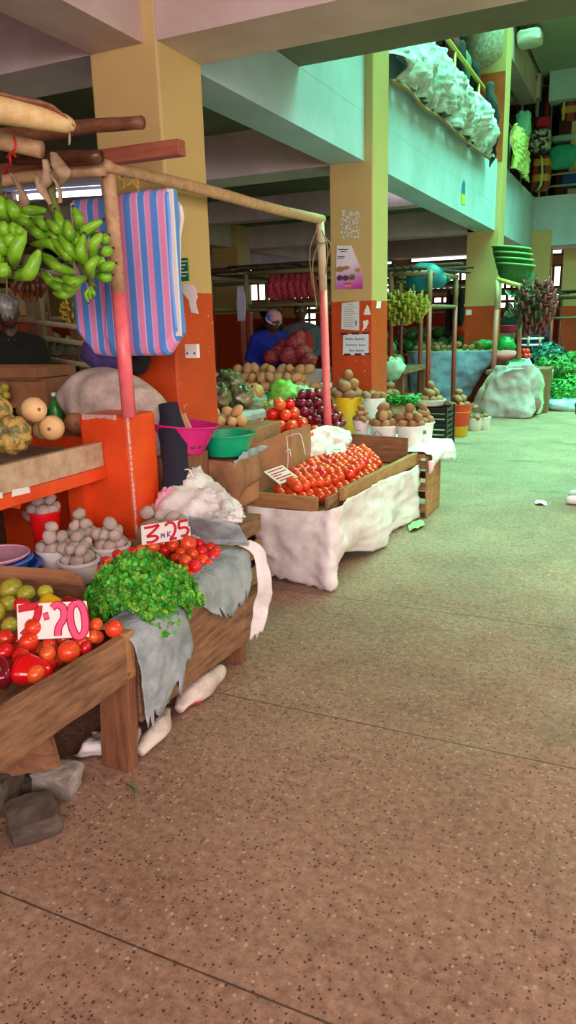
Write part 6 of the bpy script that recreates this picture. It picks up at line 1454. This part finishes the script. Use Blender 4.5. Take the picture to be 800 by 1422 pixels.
greens('dark leafy greens on the hall table beside the person in blue', ony(440,470,9.3).x*0+382, 478, 9.2, .35, .2, 150, .13, mat('very_dark_greens', (30,60,40), .6, isl=.3), seed=12)
hall_table('long table far back across the hall', (-9.5, 16.5, 0), (-3.0, 17.4, .85))
heap(K_CAB, (-4.4, 16.8, .85), .9, .3, .13, 2, 'cabbage on the long table far back in the hall', 'cabbage', 'cabbages on the far long table')
hall_table('table deep at the left of the hall', (-10.5, 9.0, 0), (-7.8, 10.2, .85))
heap(K_WM, (-8.9, 9.5, .85), .9, .3, .14, 2, 'watermelon on the table deep at the left of the hall', 'watermelon', 'watermelons deep at the left')
# rail shelf behind the counter at far left
r = thing('rail_shelf', 'cream wooden rail shelf with greens behind the counter at the left', 'shelf', (-4.6, 4.9, 0))
for (a, b) in (((30,445),(140,458)),((45,468),(150,482)),((55,497),(150,512))):
    MB().tube([ony(*a,4.9), ony(*b,4.9)], .022, 8).build('rail', M_CREAMP, r, smooth=True)
for px in (60, 114): a = ony(px, 480, 4.93); MB().box((a.x-.03, 4.91, 0), (a.x+.03, 4.96, 1.75)).build('post', M_DPOLE, r)
MB().box((-5.3, 4.95, 1.25), (-3.9, 5.4, 1.28)).build('board', M_W1X, r)
greens('pale dusty greens lying on the rail shelf at the left', 85, 490, 5.05, .35, .09, 160, .09, mat('dusty_pale_greens', (120,136,100), .7, isl=.4), seed=14, sy=.1)
# far right corridor goods
tag(MB().box((-1.2, 16.8, 0), (1.5, 17.3, .95)).build('brown_counter', mat('brown_counter_paint', (150,70,50), .6), bevel=.01), 'reddish brown counter at the end of the aisle under the cream walls', 'counter')
bucket('bucket', 'pale lidded bucket on the reddish brown counter at the aisle end', (-.95, 17.0, .95), .17, .2, .42, mat('pale_cream_plastic', (200,190,160), .5), False)
tag(MB().ell((-.2, 17.0, 1.08), (.28,.15,.14), seg=18, rings=12, nz=.3, nf=2).build('cream_sack', M_BURLAP, smooth=True), 'cream sack slumped on the reddish brown counter at the aisle end', 'sack')
bucket('basin_bucket', 'pink basin far behind the far column', (ony(706,457,15.2).x, 15.2, 1.18), .13, .2, .14, mat('pink_basin_plastic', (226,60,120), .4), False, cat='basin')
tag(MB().box((-2.9, 14.95, 0), (-2.0, 15.5, 1.175)).build('wooden_box', M_W1), 'tall dark wooden box carrying the pink basin behind the far column', 'box')
tag(MB().ell(ony(640,455,14.6)*1, (.20,.15,.16), seg=18, rings=12, nz=.15).build('orange_sack', mat('bright_orange_cloth', (236,70,40), .7), smooth=True), 'bright orange red bundle left of the far column', 'bundle')

# ================================================================== UPPER BALCONY
rl = thing('balcony_railing', 'yellow painted pipe railing above the balcony front', 'railing', (-2.44, 9, 3.93))
M_RAILY = mat('yellow_rail_paint', (206,180,80), .4)
p0, p1 = onx(620,58,-2.44), onx(684,136,-2.44)
za = p0.z; MB().tube([V((-2.44,5.6,za+.02)), V((-2.44,13.1,za+.05))], .028, 10).build('hand_rail', M_RAILY, rl, smooth=True)
MB().tube([V((-2.44,5.6,4.25)), V((-2.44,13.1,4.25))], .018, 8).build('lower_rail', M_RAILY, rl, smooth=True)
for y in (5.8, 7.3, 8.8, 10.3, 11.8, 13.0): MB().tube([V((-2.44,y,3.93)), V((-2.44,y,za+.03))], .02, 8).build('baluster', M_RAILY, rl, smooth=True)
rl2 = thing('balcony_railing', 'dark stretch of railing between the far column and the balcony corner', 'railing', (-2.44, 15, 3.93))
MB().tube([V((-2.44,13.65,za)), V((-2.44,17.6,za))], .028, 10).build('hand_rail', M_STEEL, rl2, smooth=True)
for y in (14.6, 16, 17.5): MB().tube([V((-2.44,y,3.93)), V((-2.44,y,za))], .02, 8).build('baluster', M_STEEL, rl2, smooth=True)
rl3 = thing('balcony_railing', 'cream pipe railing on the balcony across the aisle end', 'railing', (0, 17.66, 3.93))
for z in (4.12, 4.35, 4.7): MB().tube([V((-2.4,17.66,z)), V((4,17.66,z))], .022, 8).build('hand_rail', M_CREAMP, rl3, smooth=True)
for x in (-2.3, -.9, .5, 1.9, 3.3): MB().tube([V((x,17.66,3.93)), V((x,17.66,4.7))], .02, 8).build('baluster', M_CREAMP, rl3, smooth=True)
# sheet over the railing
YS = [7.25, 7.9, 8.7, 9.6, 10.6, 11.7, 12.6]
pxt = [(545,76),(568,66),(598,58),(628,88),(650,118),(668,140),(678,146)]
pxb = [(545,112),(567,124),(590,150),(612,163),(638,187),(660,205),(680,219)]
Tp, Bp = [onx(x, y, -2.30) for x, y in pxt], [onx(x, y, -2.30) for x, y in pxb]
rows = []
rows.append([V((-2.50, p.y, p.z-.05)) for p in Tp]); rows.append([V((-2.40, p.y, p.z+.02)) for p in Tp])
for k_ in range(1, 6):
    t_ = k_/5; rows.append([V((-2.30 + .10*math.sin(PI*t_) , a.y*(1-t_)+b.y*t_, a.z*(1-t_)+b.z*t_)) for a, b in zip(Tp, Bp)])
tag(S(rows, 10, 16, .13, 3.0, 3, nrm=(1,0,0), st=(1,1.9,.7)).build('plastic_cover', M_SHEET, solid=.004, smooth=True), 'huge crumpled pale plastic sheet draped over the balcony railing above the fascia', 'sheet')
tag(MB().tube([onx(x, y+1, -2.27) for x, y in pxb], .02, 8, sub=5, nz=.6).build('rope', M_TWINE, smooth=True), 'dirty rope running along the lower hem of the balcony sheet', 'rope')
p = onx(682,130,-2.28)
tag(MB().tube([onx(681,116,-2.30), onx(681,150,-2.26), onx(681,190,-2.26), onx(684,216,-2.27), onx(680,232,-2.28)], [.05,.10,.10,.05,.008], 10, sub=6, nz=.6).build('black_straps', M_BLACKC, smooth=True), 'bundle of black straps hanging down beside the orange band of the far column', 'straps')
c = onx(672, 66, -2.62); c.y = 12.72; c.z = onx(672,66,-2.62).z; 
b = thing('round_basket', 'big pale round basket on the upper floor beside the far column top', 'basket', c - V((0,0,.3)))
MB().lathe([(.001,-.28),(.22,-.28),(.30,-.2),(.34,.1),(.34,.25),(.30,.25),(.001,.2)], c, 24, nz=.03, nf=9).build('woven_body', mat('pale_wicker', (206,206,190), .7, (140,150,140), 22, bump=.5, bscale=40), b, smooth=True)
for i, (px, py) in enumerate(((618,70),(628,86),(636,100),(650,112))):
    tag(MB().ell(onx(px+8, py-6, -2.62), (.10,.16,.22), seg=14, rings=10, nz=.3, seed=i).build('clothing_bundle', [mat('wine_cloth', (90,24,34), .8), M_BLACKC, mat('green_cloth', (60,110,80), .8), M_BLACKC][i], smooth=True), 'dark bundle of clothing behind the yellow railing, ' + ['highest one', 'second from the top', 'third from the top', 'lowest one'][i], 'clothing')
tag(MB().box((-3.2, 6.0, CEIL+.2), (-2.62, 13.0, 4.66)).build('upper_shelf', mat('dark_shelf_wood', (60,44,36), .8)), 'long dark shelf of goods standing behind the balcony railing', 'shelf')
# yellowish sheet right of the far column
q = []
for k_ in range(5):
    t_ = k_/4; q.append([onx(707 + 2*t_, 178 + 54*t_, -2.28), onx(712 + 4*t_, 172 + 64*t_ , -2.24), onx(722 + 5*t_, 178 + 68*t_, -2.26), onx(733, 192 + 62*t_, -2.28)])
tag(S(q, 10, 14, .09, 3.2, 7, nrm=(1,0,0), st=(1,2,.6)).build('plastic_cover', mat('yellow_green_sheet', (206,210,120), .6, (170,186,100), 4, bump=.3), solid=.004, smooth=True), 'yellowish crumpled sheet hanging over the balcony right of the far column', 'sheet')
def plaid():
    k = NT('plaid_cloth'); x = k.sep(); 
    u = k.math('FRACT', k.math('MULTIPLY', k.math('ADD', x[0], x[1]), 3.4)); v = k.math('FRACT', k.math('MULTIPLY', x[2], 3.4))
    A = k.math('GREATER_THAN', u, .55); B = k.math('GREATER_THAN', v, .55)
    c = k.mix(A, lin((30,16,20)), lin((150,40,30))); c = k.mix(k.math('MULTIPLY', B, .6), c, lin((214,170,60)))
    l = k.math('LESS_THAN', k.math('ABSOLUTE', k.math('SUBTRACT', u, .3)), .07); c = k.mix(l, c, lin((220,190,90)))
    k.col(c); return k.m
M_PLAID = plaid()
def clothb(name, label, lo, hi, m_, nz=.1, cat='bag'):
    lo, hi = Vector(lo), Vector(hi); c = (lo+hi)/2; s = (hi-lo)/2
    def sq(u, q):
        f = lambda t, e: math.copysign(abs(t)**.45, t)*e
        return V((f(u.x, s.x), f(u.y, s.y), f(u.z, s.z)))
    return tag(MB().ell(c, (1,1,1), seg=24, rings=16, fn=lambda u, q: sq(u, q)*(1+nz*noise.noise(u*3+c))).build(name, m_, smooth=True), label, cat)
def pb(px0, py0, px1, py1, Y, d):   # a box between two photo points standing at distance Y
    a, b = ony(px0, py1, Y), ony(px1, py0, Y); return V((a.x, Y, a.z)), V((b.x, Y+d, b.z))
clothb('plaid_bag', 'red, yellow and black plaid bag at the balcony corner below the folded clothes', *pb(736,212,764,264,16.9,.5), M_PLAID)
clothb('plaid_blanket', 'large plaid blanket hanging at the upper right edge', *pb(778,118,815,170,17.82,.06), M_PLAID, .03, 'blanket')
clothb('teal_cloth', 'turquoise cloth hung over the far balcony railing', *pb(762,198,800,236,17.45,.16), mat('turquoise_cloth', (30,170,150), .6, (20,140,126), 6), .06, 'cloth')
clothb('blue_bundle', 'deep blue bundle low behind the far balcony railing', *pb(778,236,815,262,17.75,.2), mat('deep_blue_cloth', (20,60,130), .7), .1, 'bundle')
clothb('pale_cloth_roll', 'pale folded cloth above the turquoise cloth on the far balcony', *pb(764,184,800,198,17.8,.3), mat('pale_blue_cloth', (150,180,186), .7), .1, 'cloth')
clothb('patterned_cloth', 'black and white patterned cloth bundle over the balcony corner', *pb(733,176,764,212,17.1,.35), mat('monochrome_pattern', (190,196,186), .7, (20,24,24), 14, .46, .54), .15, 'cloth')
clothb('red_bundle', 'small red bundle among the clothes on the balcony corner', *pb(742,160,762,178,17.3,.3), mat('strong_red_cloth', (190,24,50), .7), .2, 'bundle')
clothb('mint_bundle', 'mint green crumpled bundle hanging at the dark railing right of the far column', *pb(715,152,736,190,15.6,.3), mat('mint_cloth', (130,210,186), .6), .3, 'bundle')
clothb('terracotta_roll', 'terracotta coloured mattress roll upstairs beside the far column', *pb(704,100,745,116,17.3,.3), mat('terracotta_cloth', (190,110,90), .8, (150,80,66), 10), .06, 'roll')
clothb('terracotta_roll', 'lower terracotta coloured roll upstairs beside the far column', *pb(704,121,722,127,17.3,.3), MAT['terracotta_cloth'], .06, 'roll')
pbn = clothb('pale_bundle', 'white rounded bundle at the top edge hanging from the upper ceiling', *pb(716,34,752,62,14.6,.4), mat('off_white_cloth', (214,216,206), .7), .12, 'bundle')
q_ = ony(734, 40, 14.8); MB().tube([q_, V((q_.x, q_.y, 6.3))], .012, 6).build('hanging_rope', M_TWINE, pbn)
hr = [(704,716,M_BLACKC,'black'), (716,722,mat('wine_red_cloth',(110,20,40),.8),'wine red'), (722,728,mat('grey_blue_cloth',(130,150,156),.8),'grey blue'), (728,742,M_BLACKC,'wide black'), (742,750,mat('grey_blue_cloth',(130,150,156),.8),'lighter grey'), (750,755,M_NAVY,'navy'), (755,764,MAT['wine_red_cloth'],'broad wine red')]
for i, (a, b, m_, nm) in enumerate(hr):
    clothb('hanging_garment', nm + ' garment hanging in the upstairs clothes row, number %s from the left' % ('one two three four five six seven'.split()[i]), *pb(a,122,b,162 if i > 1 else 158,17.9,.25), m_, .05, 'garment')
rk = thing('clothes_rail', 'metal clothes rail upstairs holding the row of garments', 'rail', (-2.4, 18.02, 3.45))
a, b = ony(702,119,18.02), ony(768,119,18.02)
MB().tube([a, b], .02, 8).build('rail', M_STEEL, rk)
for q_ in (a, b): MB().tube([q_, V((q_.x, q_.y, CEIL+.2))], .02, 8).build('upright', M_STEEL, rk)
# ------------------------------------------------------------------ tidy up
for k_ in KINDS: k_.clean()
# past 300 tomatoes: the smallest in view become one heap of stuff
toms = sorted([o for o in COL.objects if o.get('category') == 'tomato' and o.get('label', '').startswith('red tomato in the heap')], key=lambda o: (o.location - V((0,0,CAMH))).length)
total = len([o for o in COL.objects if o.get('category') == 'tomato']); extra = max(0, total - 295)
low = sorted(toms, key=lambda o: o.location.z)[:extra]
if low:
    mb = MB()
    for o in low:
        M_ = Matrix.LocRotScale(o.location, o.rotation_euler, o.scale)
        mb.add([M_ @ v.co for v in o.data.vertices], [tuple(p.vertices) for p in o.data.polygons])
        for c in list(o.children): bpy.data.objects.remove(c)
        bpy.data.objects.remove(o)
    tag(mb.build('tomato_layer', M_TOM, smooth=True), 'bottom layer of red tomatoes under the heap on the table with the white sack skirt', 'tomatoes', kind='stuff')
for o in COL.objects:
    if '_o' in o: del o['_o']
    if o.parent is not None and 'category' in o: del o['category']
